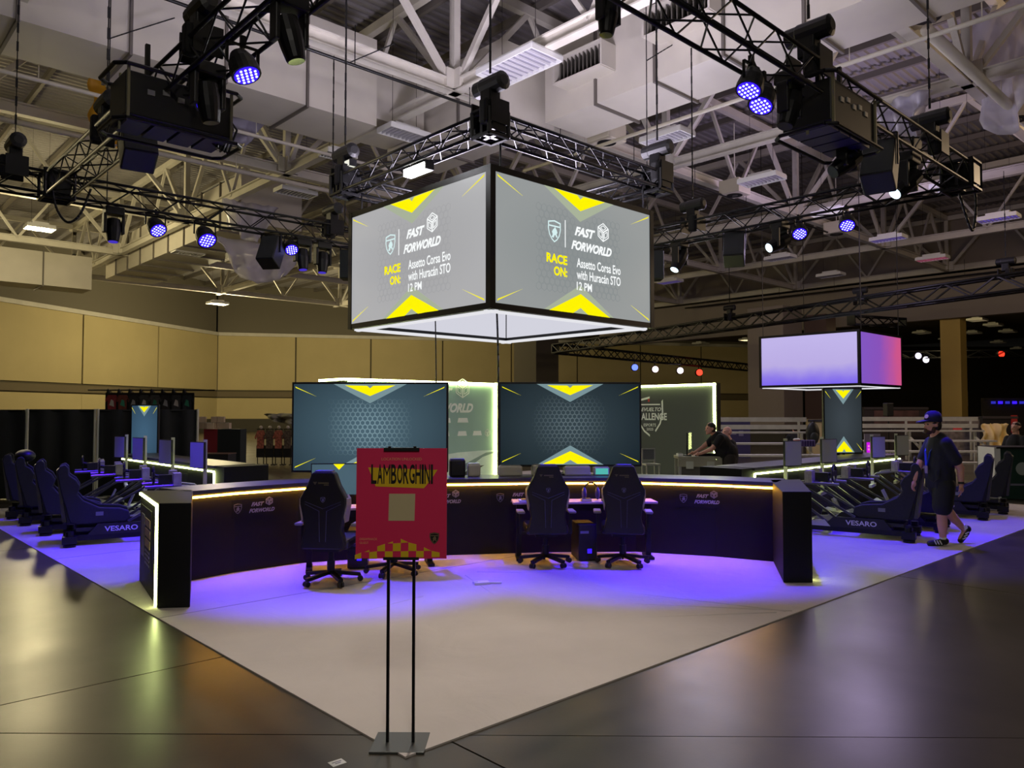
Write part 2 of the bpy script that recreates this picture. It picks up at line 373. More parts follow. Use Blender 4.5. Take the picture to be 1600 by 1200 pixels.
# ---- walls
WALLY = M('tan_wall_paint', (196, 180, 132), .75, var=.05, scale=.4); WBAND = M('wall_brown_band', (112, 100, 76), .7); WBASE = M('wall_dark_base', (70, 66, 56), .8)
def wall(name, p0, p1, ztop=9.0, npan=6, band=3.4, base=1.2, mat=WALLY):
    p0, p1 = Vector(p0), Vector(p1); d = p1-p0; L_ = d.length; rz = math.atan2(d.y, d.x)
    w_ = struct(MB().box((L_/2, .2, ztop/2), (L_, .3, ztop)).build(name, M('wall_joint', (90, 82, 62), .8), None, p0, (0, 0, rz)))
    pw = L_/npan
    pm = MB().box((0, 0, (ztop+band)/2+.2), (pw-.14, .1, ztop-band-.5)).mesh('panel', mat)
    pl = MB().box((0, 0, (base+band)/2-.15), (pw-.02, .1, band-base-.3)).mesh('panel', mat)
    for i in range(npan):
        link('panel', pm, w_, ((i+.5)*pw, 0, 0)); link('panel', pl, w_, ((i+.5)*pw, 0, 0))
    MB().box((L_/2, -.03, band+.05), (L_, .14, .5)).build('band', WBAND, w_)
    MB().box((L_/2, -.02, base/2), (L_, .14, base)).build('base_panel', WBASE, w_)
    MB().box((L_/2, -.1, ztop), (L_, .3, .3)).build('top_beam', STEEL, w_)
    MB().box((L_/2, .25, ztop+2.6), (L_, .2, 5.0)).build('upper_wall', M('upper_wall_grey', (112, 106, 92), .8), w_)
    return w_
W0 = PZ(0, 468, 9.0); W1 = PZ(340, 522, 9.0); W0.z = W1.z = 0
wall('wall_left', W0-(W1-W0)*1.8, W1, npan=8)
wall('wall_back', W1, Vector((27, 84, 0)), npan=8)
DARKW = M('dark_hall_wall', (44, 38, 30), .85, var=.2, scale=.3)
struct(MB().box((62, 96, 5), (130, .4, 10)).build('wall_far', DARKW))
struct(MB().box((95, 50, 5), (.4, 110, 10)).build('wall_right', DARKW))
struct(MB().box((-60, 20, 7), (.4, 160, 14)).build('wall_left_end', DARKW))
# bulkhead wall on the a=47 grid line, with columns
BULK = M('bulkhead_paint', (150, 140, 128), .8, var=.05, scale=.3)
hd = struct(MB().box((0, 14, 8.6), (.5, 50, 2.6)).build('wall_bulkhead', BULK, None, AB(47.4, 0), (0, 0, UA)))
struct(MB().box((0, 13, 12.1), (.3, 52, 3.6)).build('wall_gable', BULK, None, AB(47.6, 0), (0, 0, UA)))
def column(name_lab, px, w_px, dist, mat, zt=10):
    p = PD(px, 645, dist); wd = w_px*dist/F
    t = thing('building_column', name_lab, 'column', (p.x, p.y, 0), UA)
    MB().box((0, 0, zt/2), (wd*.8, wd*.8, zt)).build('shaft', mat, t, bevel=.03)
    MB().box((0, 0, .5), (wd*.86, wd*.86, 1.0)).build('base_guard', M('column_guard', (60, 56, 50), .7), t)
    MB().box((wd*.42, -wd*.2, 2.6), (.14, .5, .9)).build('junction_box', M('box_beige', (170, 160, 125), .6), t)
column('wide grey concrete column behind the bleachers', 1212, 75, 46, BULK, 8.0)
column('brownish grey column half behind the portrait screen', 1283, 44, 47, M('column_brown', (112, 92, 78), .8), 7.7)
column('mustard yellow column right of the second screen cube', 1492, 36, 46, M('column_yellow', (214, 184, 98), .7))
column('grey column behind the gap between the two big televisions', 838, 62, 58, M('column_dark', (92, 86, 74), .8))
# lower dark ceiling of the neighbouring hall
struct(MB().box((0, 0, 0), (42, 90, .3)).build('ceiling_neighbour_hall', M('dark_ceiling', (84, 70, 48), .8, var=.3, scale=.3), None, AB(69, 18, 9.6), (0, 0, UA)))

# ---- ducts
def duct(name, along, off0, off1, s0, s1, z0, z1, step, label, skip=()):
    rz = UA if along == 'u' else UA
    if along == 'u': c = AB(s0, off0, 0); sx, sy = s1-s0, off1-off0
    else: c = AB(off0, s0, 0); sx, sy = off1-off0, s1-s0
    t = thing(name, label, 'air duct', c+Vector((0, 0, z0)), rz)
    n = max(1, round((s1-s0)/step))
    for i in range(n):
        l = (s1-s0)/n; g = .03
        if along == 'u': MB().box(((i+.5)*l, sy/2, (z1-z0)/2), (l-g, sy, z1-z0)).build('duct_section', DUCT, t)
        else: MB().box((sx/2, (i+.5)*l, (z1-z0)/2), (sx, l-g, z1-z0)).build('duct_section', DUCT, t)
        if i:
            if along == 'u': MB().box((i*l, sy/2, (z1-z0)/2), (.06, sy+.14, z1-z0+.14)).build('flange', M('duct_flange', (104, 98, 92), .6), t)
            else: MB().box((sx/2, i*l, (z1-z0)/2), (sx+.14, .06, z1-z0+.14)).build('flange', M('duct_flange', (104, 98, 92), .6), t)
    return t
duct('air_duct', 'u', 14.5, 16.5, -14, 9.2, 9.6, 12.0, 2.1, 'large pale rectangular duct running across the upper left roof')
duct('air_duct', 'v', 12.4, 14.1, -9, 11.2, 9.6, 11.9, 1.9, 'large pale rectangular duct with two grilles at upper right')
duct('air_duct', 'v', 11.2, 13.2, 11.6, 17.0, 9.7, 11.7, 1.8, 'short pale duct section behind the top of the screen cube')
duct('air_duct', 'u', 14.9, 16.9, 9.4, 11.1, 10.0, 11.8, 1.7, 'small duct link joining the left duct behind the cube')
duct('air_duct', 'u', 41.2, 43.0, -9, 9, 8.2, 9.9, 2.4, 'long tan duct hanging in front of the far left wall')
duct('air_duct', 'v', 10.4, 13.0, 26, 44, 9.3, 11.2, 2.0, 'grey ribbed duct receding behind the left of the screen cube')
def grille(p, rz, wd, label, ht=.62, dp=.55):
    t = thing('duct_grille', label, 'vent grille', p, rz, 'box grilles on the right duct')
    m = MB().box((0, -dp/2, -ht/2), (wd, dp, .05)).box((0, -dp/2, ht/2), (wd, dp, .05)).box((-wd/2, -dp/2, 0), (.05, dp, ht)).box((wd/2, -dp/2, 0), (.05, dp, ht))
    m.build('housing', DUCT, t); MB().box((0, -.02, 0), (wd-.08, .03, ht-.08)).build('throat', M('vent_dark', (38, 36, 34), .8), t)
    lm = MB().box((0, 0, 0), (.025, dp*.7, ht-.1), (0, 0, R(22))).mesh('louvre', M('vent_louvre', (96, 92, 84), .6))
    for i in range(12): link('louvre', lm, t, (-wd/2+wd*(i+.6)/12.2, -dp*.5, 0))
grille(AB(12.4, 6.6, 10.75), UA-R(90), 1.75, 'louvred box vent on the right duct, nearer the frame top')
grille(AB(12.4, 9.55, 10.55), UA-R(90), 1.6, 'louvred box vent on the right duct, lower one by the cube')
for k, x in enumerate((15, 105)):
    p = PZ(x, 375+x*.11, 9.2) if False else AB(-3.5+4.2*k, 41.2, 9.2)
    grille(p, UA, 2.6, ('dark vent on the far tan duct, left one', 'dark vent on the far tan duct, right one')[k], .7, .2)

# ---- pipes
def pipe(p0, p1, r, label, mat=STEEL, hang=5):
    p0, p1 = Vector(p0), Vector(p1); t = thing('overhead_pipe', label, 'pipe', p0)
    MB().tube((0, 0, 0), p1-p0, r, 10).build('pipe_run', mat, t, smooth=True)
    hm = MB().tube((0, 0, 0), (0, 0, .9), .012, 5).mesh('hanger', mat)
    for i in range(1, hang): link('hanger', hm, t, (p1-p0)*(i/hang)+Vector((0, 0, r*.5)))
pipe(AB(-14, 16.8, 9.35), AB(12, 16.8, 9.35), .05, 'white sprinkler pipe under the left duct')
pipe(AB(14.3, 14, 9.35), AB(14.3, -9, 9.35), .05, 'white sprinkler pipe under the right duct', hang=9)
pipe(AB(-10, 11.5, 9.5), AB(30, 11.5, 9.5), .035, 'thin black pipe beside the truss over the cube', BLACK, 12)
pipe(AB(14.7, 2.35, 9.7), AB(46, 2.35, 9.7), .13, 'thick round lilac-grey pipe at the upper right', DUCT, 6)
pipe(AB(-16, 20.9, 9.6), AB(20, 20.9, 9.6), .08, 'grey pipe bundle along the second roof truss', hang=9)
pipe(AB(46.5, -4, 9.6), AB(46.5, 30, 9.6), .05, 'dark pipe along the bulkhead wall', BLACK, 9)

# ---- louvred ceiling lamps (off) and lit high bays
def louvre_lamp(p, rz, label, lit=None, wd=1.35, dp=.7):
    t = thing('louvre_lamp', label, 'ceiling lamp', p, rz, 'louvred hall lamps')
    MB().prism([(-wd/2, -dp/2), (wd/2, -dp/2), (wd/2, dp/2), (-wd/2, dp/2)], .04, .1).box((0, 0, .16), (wd*.6, dp*.5, .12)).build('housing', WHITE, t)
    m = MB()
    for s in (-1, 1): m.box((0, s*dp/2, 0), (wd, .03, .12)); m.box((s*wd/2, 0, 0), (.03, dp, .12))
    m.build('rim', WHITE, t)
    MB().box((0, 0, .03), (wd-.06, dp-.06, .015)).build('diffuser', lit or M('lamp_dull', (150, 148, 160), .3), t)
    lm = MB().box((0, 0, 0), (.02, dp-.06, .06)).mesh('louvre', M('louvre_white', (214, 212, 216), .4))
    for i in range(9): link('louvre', lm, t, (-wd/2+wd*(i+1)/10, 0, -.02))
    for s in (-1, 1): MB().tube((s*wd*.3, 0, .2), (s*wd*.3, 0, max(.6, 13.64-p[2])), .006, 4).build('hanger_wire', BLACK, t)
YLAMP = M('sodium_lamp', (255, 236, 170), emit=9.0); PURP = M('violet_diffuser_glow', (105, 85, 190), emit=.8); PINK = M('pink_diffuser_glow', (205, 85, 120), emit=.9)  # violet and pink glow put into the lamp diffusers as emission
louvre_lamp(PZ(810, 103, 9.9), UA+R(90), 'white louvred lamp above the screen cube top', None, 1.9, 1.0)
louvre_lamp(PZ(632, 209, 9.6), UA, 'white louvred lamp left of the cube-truss hoist')
louvre_lamp(PZ(462, 301, 9.6), UA, 'white louvred lamp above the left row of pars')
louvre_lamp(PZ(528, 243, 9.6), UA, 'small louvred lamp beside the left roof-truss node', None, 1.0, .6)
louvre_lamp(PZ(1042, 215, 9.3), UA+R(90), 'white louvred lamp right of the ceiling speaker box')
louvre_lamp(PZ(1190, 281, 9.3), UA+R(90), 'white louvred lamp below the right duct pipe')
louvre_lamp(PZ(1300, 333, 9.3), UA+R(90), 'bright louvred lamp behind the right blue par', M('diffuser_warm_glow', (250, 245, 225), emit=.8))  # brightness put into the diffuser as emission
louvre_lamp(PZ(1492, 289, 9.3), UA+R(90), 'louvred lamp just right of the right truss corner', M('diffuser_faint_glow', (190, 185, 210), emit=.6))  # faint glow put into the diffuser as emission
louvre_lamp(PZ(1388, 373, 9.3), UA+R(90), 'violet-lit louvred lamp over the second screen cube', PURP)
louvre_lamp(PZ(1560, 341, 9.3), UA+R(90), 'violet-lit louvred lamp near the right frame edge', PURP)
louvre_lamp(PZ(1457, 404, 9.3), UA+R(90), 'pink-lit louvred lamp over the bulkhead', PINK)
louvre_lamp(PZ(1298, 430, 9.3), UA+R(90), 'far louvred lamp above the second cube truss')
louvre_lamp(PZ(1219, 403, 9.3), UA+R(90), 'far louvred lamp right of the big cube')
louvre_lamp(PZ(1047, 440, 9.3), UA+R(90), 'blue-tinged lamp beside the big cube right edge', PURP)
louvre_lamp(PZ(294, 395, 9.3), UA, 'unlit lamp hanging before the tan duct')
louvre_lamp(PZ(62, 356, 9.3), UA, 'glowing yellow high bay lamp at far left', YLAMP, 1.0, .8)
louvre_lamp(PZ(340, 474, 9.3), UA, 'glowing yellow high bay lamp above the tan wall corner', YLAMP, 1.25, .9)
louvre_lamp(AB(2.3, 2.3, 9.75), UA, 'high bay lamp over the front corner of the carpet', YLAMP, 1.0, .8)
for k, (x, y, lb) in enumerate(((1478, 485, 'larger glowing lamp in the neighbouring hall'), (1505, 493, 'smaller glowing lamp in the neighbouring hall'), (1166, 531, 'small glowing lamp left of the second cube'))):
    louvre_lamp(PZ(x, y, 8.9), UA, lb, YLAMP, 1.2, 1.0)
i = 0
for x, y in ((1527, 500), (1552, 508), (1575, 518), (1520, 520), (1480, 530), (1560, 535), (1500, 545), (1440, 520), (1590, 545), (985, 537), (1064, 546), (1095, 537), (1100, 548), (1160, 545), (1130, 552)):
    louvre_lamp(PZ(x, y, 8.9), UA, 'dark unlit lamp in rows under the neighbouring hall ceiling', None, 1.5, 1.1); i += 1
def speaker_box(p, label):
    t = thing('ceiling_speaker', label, 'speaker', p, UA, 'square ceiling speaker boxes')
    MB().box((0, 0, .25), (.8, .8, .5)).build('cabinet', M('speaker_beige', (190, 182, 164), .6), t, bevel=.02)
    MB().lathe([(.27, -.02), (.27, .02)], 18).build('grille', BLACKP, t); MB().lathe([(.1, -.03), (.1, -.01)], 14).build('cone', M('cone_grey', (70, 68, 66), .6), t)
    MB().tube((0, 0, .5), (0, 0, 2.6), .02, 5).build('hanger_rod', STEEL, t)
for x, y, lb in ((948, 223, 'beige ceiling speaker box over the cube right side'), (1449, 28, 'beige ceiling speaker box at upper right'), (1148, 305, 'beige ceiling speaker box beside the louvred lamp'), (1307, 366, 'beige ceiling speaker box over the right truss'), (1590, 186, 'beige ceiling speaker box at the right frame edge')):
    speaker_box(PZ(x, y, 10.1 if x == 1449 else 9.5), lb)
def plastic(p, wd, ht, rz, label, mat, seed):
    rnd = random.Random(seed); m = MB(); n, k = 16, 12; vs_ = []
    for j in range(k+1):
        for i_ in range(n+1):
            s, t_ = i_/n, j/k
            vs_.append(((s-.5)*wd*(1-.35*t_*abs(math.sin(s*3.1+seed))), .22*math.sin(s*17+seed)*(.4+t_)+.1*math.sin(t_*9+s*5), -t_*ht*(.55+.45*math.sin(s*3.14+.3*math.sin(seed+s*6)))+.05*rnd.random()))
    m.add(vs_, [(j*(n+1)+i_, j*(n+1)+i_+1, (j+1)*(n+1)+i_+1, (j+1)*(n+1)+i_) for j in range(k) for i_ in range(n)])
    o = m.build('plastic_sheet', mat, None, p, (0, 0, rz), smooth=True)
    sm = o.modifiers.new('thick', 'SOLIDIFY'); sm.thickness = .01
    return tag(o, label, 'plastic sheet')
PLAS = M('clear_plastic', (215, 212, 228), .25, alpha=.62)
plastic(PZ(1570, 8, 12.2), 3.6, 3.3, UA+R(60), 'large clear plastic sheet draped at the upper right', PLAS, 2)
plastic(PZ(1408, 155, 9.9), 1.5, 1.0, UA+R(90), 'small clear plastic bag tied round a lamp', PLAS, 5)
plastic(PZ(392, 318, 9.9), 2.2, 1.6, UA, 'clear plastic wrap sagging left of the cube', PLAS, 8)
plastic(PZ(405, 380, 8.6), 4.0, 1.7, UA, 'long clear plastic wrap under the grey ribbed duct', PLAS, 11)
plastic(PZ(185, 145, 10.3), 2.0, 1.5, UA+R(40), 'mustard yellow tarp hanging behind the left rack', M('mustard_tarp', (206, 150, 30), .6), 14)
plastic(PZ(345, 175, 10.0), 2.6, 1.0, UA, 'grey-violet tarp hanging right of the left rack', M('grey_tarp', (150, 146, 165), .6), 17)

# ================================================================== BOOTH
def carpet():
    m = M('grey_event_carpet', (196, 188, 182), .95, var=.07, scale=1.1, spec=.1)
    nt = m.node_tree; N = nt.nodes; L = nt.links; b = N['Principled BSDF']; tc = N.new('ShaderNodeTexCoord')
    n1 = N.new('ShaderNodeTexNoise'); n1.inputs['Scale'].default_value = 240; n2 = N.new('ShaderNodeTexNoise'); n2.inputs['Scale'].default_value = 1.6; n2.inputs['Detail'].default_value = 5; n2.inputs['Distortion'].default_value = 1.2
    b1 = N.new('ShaderNodeBump'); b1.inputs['Strength'].default_value = .25; b1.inputs['Distance'].default_value = .004
    b2 = N.new('ShaderNodeBump'); b2.inputs['Strength'].default_value = .45; b2.inputs['Distance'].default_value = .06
    for n_ in (n1, n2): L.new(tc.outputs['Object'], n_.inputs['Vector'])
    L.new(n1.outputs['Fac'], b1.inputs['Height']); L.new(n2.outputs['Fac'], b2.inputs['Height']); L.new(b2.outputs['Normal'], b1.inputs['Normal']); L.new(b1.outputs['Normal'], b.inputs['Normal'])
    return m
t = thing('booth_carpet', 'pale grey event carpet laid square under the whole booth', 'carpet', AB(0, 0), UA)
MB().box((7.4, 6.7, .005), (14.8, 13.4, .01)).build('carpet_sheet', carpet(), t)
SEAM = M('carpet_seam', (150, 144, 142), .9)
m = MB()
for k in range(1, 4): m.box((7.4, 3.6*k, .0108), (14.8, .012, .002))
m.build('carpet_seam', SEAM, t)
m = MB()
for (x0, y0, x1, y1) in ((4.15, .05, 3.2, 1.35), (4.1, .08, 3.6, 1.6), (4.0, .12, 2.9, .9), (3.0, 3.15, 2.6, 2.2), (2.1, 2.7, 1.3, 2.6), (3.2, 3.2, 3.9, 2.5)):
    m.tube((x0, y0, .004), (x1, y1, .001), .014, 6, .009)
m.build('carpet_wrinkle', MATS['grey_event_carpet'], t)
g = G(752, 914); tag(MB().box((0, 0, .012), (.16, .1, .022)).box((.1, -.01, .01), (.22, .03, .012), (0, 0, R(-20))).box((-.06, 0, .026), (.04, .03, .01)).build('floor_tape_patch', WHITE, None, g+Vector((0, 0, .011)), (0, 0, .3)), 'small white cable patch on the carpet middle', 'patch')
g = G(527, 1192); st = thing('floor_sticker', 'small white printed sticker on the concrete by the sign base', 'sticker', g, R(40))
MB().box((0, 0, .001), (.075, .06, .002)).build('paper', WHITE, st); MB().box((0, .008, .0025), (.05, .006, .001)).box((0, -.008, .0025), (.03, .006, .001)).build('print', PRINTG, st)

# ---- front counter: concave facets, top, amber LED, two gable ends
def smooth_poly(pts, n):
    out = []
    for i in range(len(pts)-1):
        p0 = Vector(pts[max(0, i-1)]); p1 = Vector(pts[i]); p2 = Vector(pts[i+1]); p3 = Vector(pts[min(len(pts)-1, i+2)])
        for k in range(n):
            t_ = k/n; out.append(.5*((2*p1)+(p2-p0)*t_+(2*p0-5*p1+4*p2-p3)*t_*t_+(3*p1-p0-3*p2+p3)*t_**3))
    out.append(Vector(pts[-1])); return out
FRONT = smooth_poly([(-3.36, 8.02), (-2.48, 8.98), (-.76, 9.49), (1.55, 9.72), (3.10, 9.05)], 2)
ct = thing('front_counter', 'concave black counter with amber LED line facing the camera', 'counter', (0, 0, 0))
nrm = []
for i, p in enumerate(FRONT):
    d = (FRONT[min(i+1, len(FRONT)-1)]-FRONT[max(i-1, 0)]).normalized(); nrm.append(Vector((-d.y, d.x)))
BACK = [p+n*.55 for p, n in zip(FRONT, nrm)]; FRL = [p-n*.05 for p, n in zip(FRONT, nrm)]
top = MB(); led = MB()
for i in range(len(FRONT)-1):
    a, b = FRONT[i], FRONT[i+1]; pn = MB().prism([(a.x, a.y), (b.x, b.y), (b.x+nrm[i+1].x*.06, b.y+nrm[i+1].y*.06), (a.x+nrm[i].x*.06, a.y+nrm[i].y*.06)], .012, .90).build('front_panel', MATTE, ct)
    q = [FRL[i], FRL[i+1], BACK[i+1], BACK[i]]; top.prism([(v.x, v.y) for v in q], .90, .94)
    n0, n1 = nrm[i]*-.03, nrm[i+1]*-.03
    led.prism([(a.x+n0.x, a.y+n0.y), (b.x+n1.x, b.y+n1.y), (b.x, b.y), (a.x, a.y)], .858, .878)
top.build('counter_top', M('counter_top', (66, 64, 70), .38), ct); led.build('led_strip', LEDO, ct)
light_ring = MB()
for i in range(len(FRONT)-1):
    light_ring.prism([(BACK[i].x, BACK[i].y), (BACK[i+1].x, BACK[i+1].y), (BACK[i+1].x+nrm[i+1].x*.05, BACK[i+1].y+nrm[i+1].y*.05), (BACK[i].x+nrm[i].x*.05, BACK[i].y+nrm[i].y*.05)], .012, .90)
light_ring.build('back_panel', MATTE, ct)
def on_front(px, z): # point on the counter front seen at pixel column px
    best = None
    for a, b in zip(FRONT[:-1], FRONT[1:]):
        d = ray(px, 700); k = d.x/d.y
        den = (b.x-a.x)-k*(b.y-a.y)
        if abs(den) < 1e-6: continue
        s = (k*a.y-a.x)/den
        if -.001 <= s <= 1.001:
            p = a+(b-a)*s; dd = (b-a).normalized(); return Vector((p.x, p.y, z)), math.atan2(dd.y, dd.x)
for px, pe in ((398, 376), (805, 803), (1092, 1062), (690, 664)):
    hold, rz = on_front(px, .70)
    pl = MB().box((0, 0, 0), (.62, .004, .2)).build('logo_panel', MATTE, ct, hold+Vector((math.sin(rz)*.006, -math.cos(rz)*.006, 0)), (0, 0, rz))
    ff_logo(pl, .09, 0, .30, M('logo_print', (150, 145, 175), .5), -.004); emblem(pl, -.19, 0, .11, PRINTG, -.004)
GL = [(-3.16, 6.93), (-2.88, 6.96), (-3.36, 8.15), (-3.86, 8.05)]
gb = MB().prism(GL, .012, .94).build('gable', MATTE, ct, bevel=.006)
GR_ = [(2.78, 7.96), (3.08, 7.96), (3.52, 9.45), (3.12, 9.35)]
MB().prism(GR_, .012, .94).build('gable', MATTE, ct, bevel=.006)
o0, o1 = Vector(GL[0]), Vector(GL[3]); od = (o1-o0).normalized(); on = Vector((-od.y, od.x)); orz = math.atan2(-od.y, -od.x)
m = MB().bar((*(o0+od*.05+on*.006), .02), (*(o0+od*.05+on*.006), .92), .022, .022).bar((*(o0+od*.04+on*.006), .915), (*(o1-od*.03+on*.006), .915), .022, .022)
m.build('led_strip', LEDG, ct)
mid = o0+(o1-o0)*.62
pr = MB().box((0, 0, 0), (.8, .004, .6)).build('print_panel', MATTE, ct, (mid.x+on.x*.004, mid.y+on.y*.004, .52), (0, 0, orz))
TANP = M('tan_print', (176, 150, 104), .6)
flat([[(-.02+(.0), z), (.34, z), (.34, z+.075), (-.02, z+.075)] for z in (.13, .03, -.07)], 'print_block', TANP, pr, -.003)
flat([[(-.02, z), (.30, z), (.30, z+.018), (-.02, z+.018)] for z in (-.12, -.16, -.20, -.24)], 'print_line', PRINTG, pr, -.003)
flat([[(-.30, -.2), (-.08, -.2), (-.08, .22), (-.30, .22)]], 'print_card', M('print_card', (120, 116, 124), .7), pr, -.003)
orr = Vector(GR_[1]); orb = Vector(GR_[2]); odr = (orb-orr).normalized(); onr = Vector((odr.y, -odr.x))
MB().bar((*(orr+odr*.14-onr*.004), .02), (*(orr+odr*.14-onr*.004), .90), .022, .022).bar((*(orr+odr*.13-onr*.004), .90), (*(orb-odr*.03-onr*.004), .90), .022, .022).build('led_strip', LEDG, ct)

# ---- side counters of the sim racing areas
def side_counter(label, along, off, s0, s1, dep):
    # local x runs along the counter, local -y is the lit face
    if along == 'u': t = thing('side_counter', label, 'counter', AB(s0, off, .011), UA)
    else: t = thing('side_counter', label, 'counter', AB(off, s1, .011), UA-R(90))
    L_ = s1-s0; n = 4
    for i in range(n): MB().box(((i+.5)*L_/n, dep/2, .45), (L_/n-.006, dep, .88)).build('front_panel', MATTE, t)
    MB().box((L_/2, dep/2-.01, .915), (L_, dep+.06, .04)).build('counter_top', MATS['counter_top'], t)
    MB().box((L_/2, -.012, .84), (L_-.1, .02, .022)).box((.05 if along == 'u' else L_-.05, -.012, .43), (.022, .02, .80)).build('led_strip', LEDG, t)
    MB().box((-.15 if along == 'u' else L_+.15, dep/2+.05, .465), (.3, dep+.1, .93)).build('gable', MATTE, t, bevel=.006)
    return t
side_counter('long black counter with white LED behind the right sims', 'u', 2.62, 8.0, 13.6, .6)
side_counter('long black counter with white LED behind the left sims', 'v', 2.42, 8.4, 13.0, .6)

# ---- television panels
def tv(name, label, c, rz, wd, h, mat, hexmat, post=True, zb=None, hexes=True, aw=.165, ad=.14):
    t = thing(name, label, 'television', (c.x, c.y, 0), rz)
    MB().box((0, .03, c.z), (wd, .06, h)).build('bezel', BLACKP, t, bevel=.006)
    s = MB().box((0, 0, 0), (wd-.05, .004, h-.05)).build('screen', mat, t, (0, -.004, c.z))
    art(s, wd-.05, h-.05, -.003, aw, ad, hexes=hexes, hexmat=hexmat)
    if post:
        zb = .94 if zb is None else zb
        for x in (-.06, .06): MB().box((x, .12, (c.z+zb)/2), (.05, .05, c.z-zb)).build('post', BLACK, t)
        MB().box((0, .12, zb+.01), (.5, .36, .02)).build('foot_plate', BLACK, t); MB().box((0, .085, c.z), (.4, .06, .4)).build('wall_mount', BLACK, t)
    return t
HEXL = screen_mat('hex_lines_left', (150, 180, 190), (66, 88, 98), .55, .5); HEXR = screen_mat('hex_lines_right', (120, 136, 142), (36, 48, 54), .55, .5)
def bh(px0, px1, py0, py1, y):
    a = PD(px0, py0, y); b = PD(px1, py1, y); return (a+b)/2, abs(b.x-a.x), abs(a.z-b.z)
c, wd, h = bh(457, 700, 597, 738, 9.55); tv('big_television', 'larger wide television left of centre, partly behind the pink sign', c, R(1), wd, h, screen_mat('tv_picture_left', (72, 96, 108), (44, 62, 72), 1.1, .8), HEXL)
c, wd, h = bh(779, 1003, 597, 729, 10.05); tv('big_television', 'wide television right of centre behind two gaming chairs', c, R(1), wd, h, screen_mat('tv_picture_right', (50, 64, 70), (24, 36, 42), 1.1, .8), HEXR)
c, wd, h = bh(202, 249, 632, 723, 16.2); tv('portrait_television', 'portrait television standing before the black drapes', c, R(-12), wd, h, screen_mat('portrait_picture', (62, 92, 116), (44, 66, 84), .5, .9), HEXL, zb=0.012, hexes=False, aw=.18, ad=.12)
c, wd, h = bh(1284, 1351, 606, 709, 15.2); tvr = tv('portrait_television', 'portrait television beneath the second screen cube', c, R(8), wd, h, screen_mat('portrait_picture_right', (58, 66, 72), (40, 46, 50), .5, .9), HEXR, zb=0.012, hexes=False, aw=.2, ad=.15)

# ---- pink sign on twin poles
g = (G(582, 1178)+G(668, 1178)+G(662, 1148)+G(590, 1148))/4
sg = thing('sign_stand', 'magenta poster stand on two black poles nearest the camera', 'sign', g, R(-1))
MB().box((0, .0, .006), (.285, .25, .012)).build('base_plate', M('brushed_base', (92, 94, 92), .4, .6), sg, bevel=.002)
for x in (-.068, .068): MB().box((x, 0, .5), (.015, .015, .98)).build('pole', BLACK, sg)
for z_ in (.975, 1.555): MB().box((0, -.004, z_), (.19, .02, .016)).build('clip_bar', BLACKP, sg)
for x in (-.068, .068): MB().box((x, .012, 1.27), (.015, .012, .6)).build('pole', BLACK, sg)
MAG = M('magenta_poster', (232, 44, 96), .5); SYEL = M('poster_yellow', (236, 196, 30), .5); SBLK = M('poster_black', (22, 20, 22), .5); CREAM = M('poster_cream', (206, 190, 148), .6); DULL = M('poster_coral', (240, 168, 120), .6)
po = MB().box((0, 0, 0), (.485, .006, .585)).build('poster', MAG, sg, (0.0, -.004, 1.268), (R(-1), 0, 0))
Y0 = -.0032
def PX(x, y): return ((x-487)/860*.485, (585-y)/1035*.585)
flat([[PX(*q) for q in ((168, 250), (240, 420), (240, 428), (700, 445), (728, 412), (790, 330), (828, 270), (780, 272), (240, 252))]], 'yellow_burst', SYEL, po, Y0, .001)
x_, z_ = PX(195, 312); tot = sum({'I': .5, 'M': 1.25}.get(c_, 1.0) for c_ in 'LAMBORGHINI'); un = .335/tot
for c_ in 'LAMBORGHINI':
    k_ = {'I': .5, 'M': 1.25}.get(c_, 1.0)*un; text(c_, SBLK, po, (x_+k_/2, Y0-.0016, z_), FR, .104, k_*(.72 if c_ == 'I' else .9), 0, 0 if c_ == 'M' else .02); x_ += k_
x_, z_ = PX(487, 170); text('LOCATION UNLOCKED', DULL, po, (x_, Y0-.001, z_), FR, .0145, .215, 0, 0)
flat([[PX(365, 750), PX(612, 750), PX(618, 497), PX(370, 497)]], 'code_card', CREAM, po, Y0, .001)
x_, z_ = PX(95, 922); text('DREAMHACK', DULL, po, (x_, Y0-.001, z_), FR, .012, .094, 0, 0, 'LEFT')
x_, z_ = PX(95, 957); text('GUEST', DULL, po, (x_, Y0-.001, z_), FR, .011, .047, 0, 0, 'LEFT')
sx_, sz_ = PX(802, 912); flat([shield_poly(sx_, sz_, .062)], 'shield_ground', SBLK, po, Y0, .001); emblem(po, sx_, sz_, .058, M('emblem_gold', (130, 112, 84), .5), Y0-.0012)
polys = [[(187, 1108), (187, 1045), (258, 1036), (262, 1106)], [(335, 1103), (335, 1036), (408, 1036), (408, 1101)], [(485, 1098), (485, 1036), (557, 1032), (557, 1095)], [(630, 1092), (630, 1032), (702, 1032), (702, 1090)], [(777, 1088), (777, 1030), (852, 1046), (852, 1086)],
         [(263, 1036), (263, 990), (335, 966), (335, 1034)], [(410, 1034), (410, 962), (484, 958), (484, 1033)], [(557, 1032), (557, 952), (632, 970), (632, 1032)], [(484, 958), (484, 918), (556, 952)], [(360, 962), (410, 942), (410, 962)], [(50, 1110), (50, 1072), (110, 1048), (110, 1108)], [(703, 1030), (703, 996), (774, 1030)], [(140, 1042), (188, 1024), (188, 1042)]]
flat([[PX(*q) for q in p] for p in polys], 'checker_print', SYEL, po, Y0, .001)

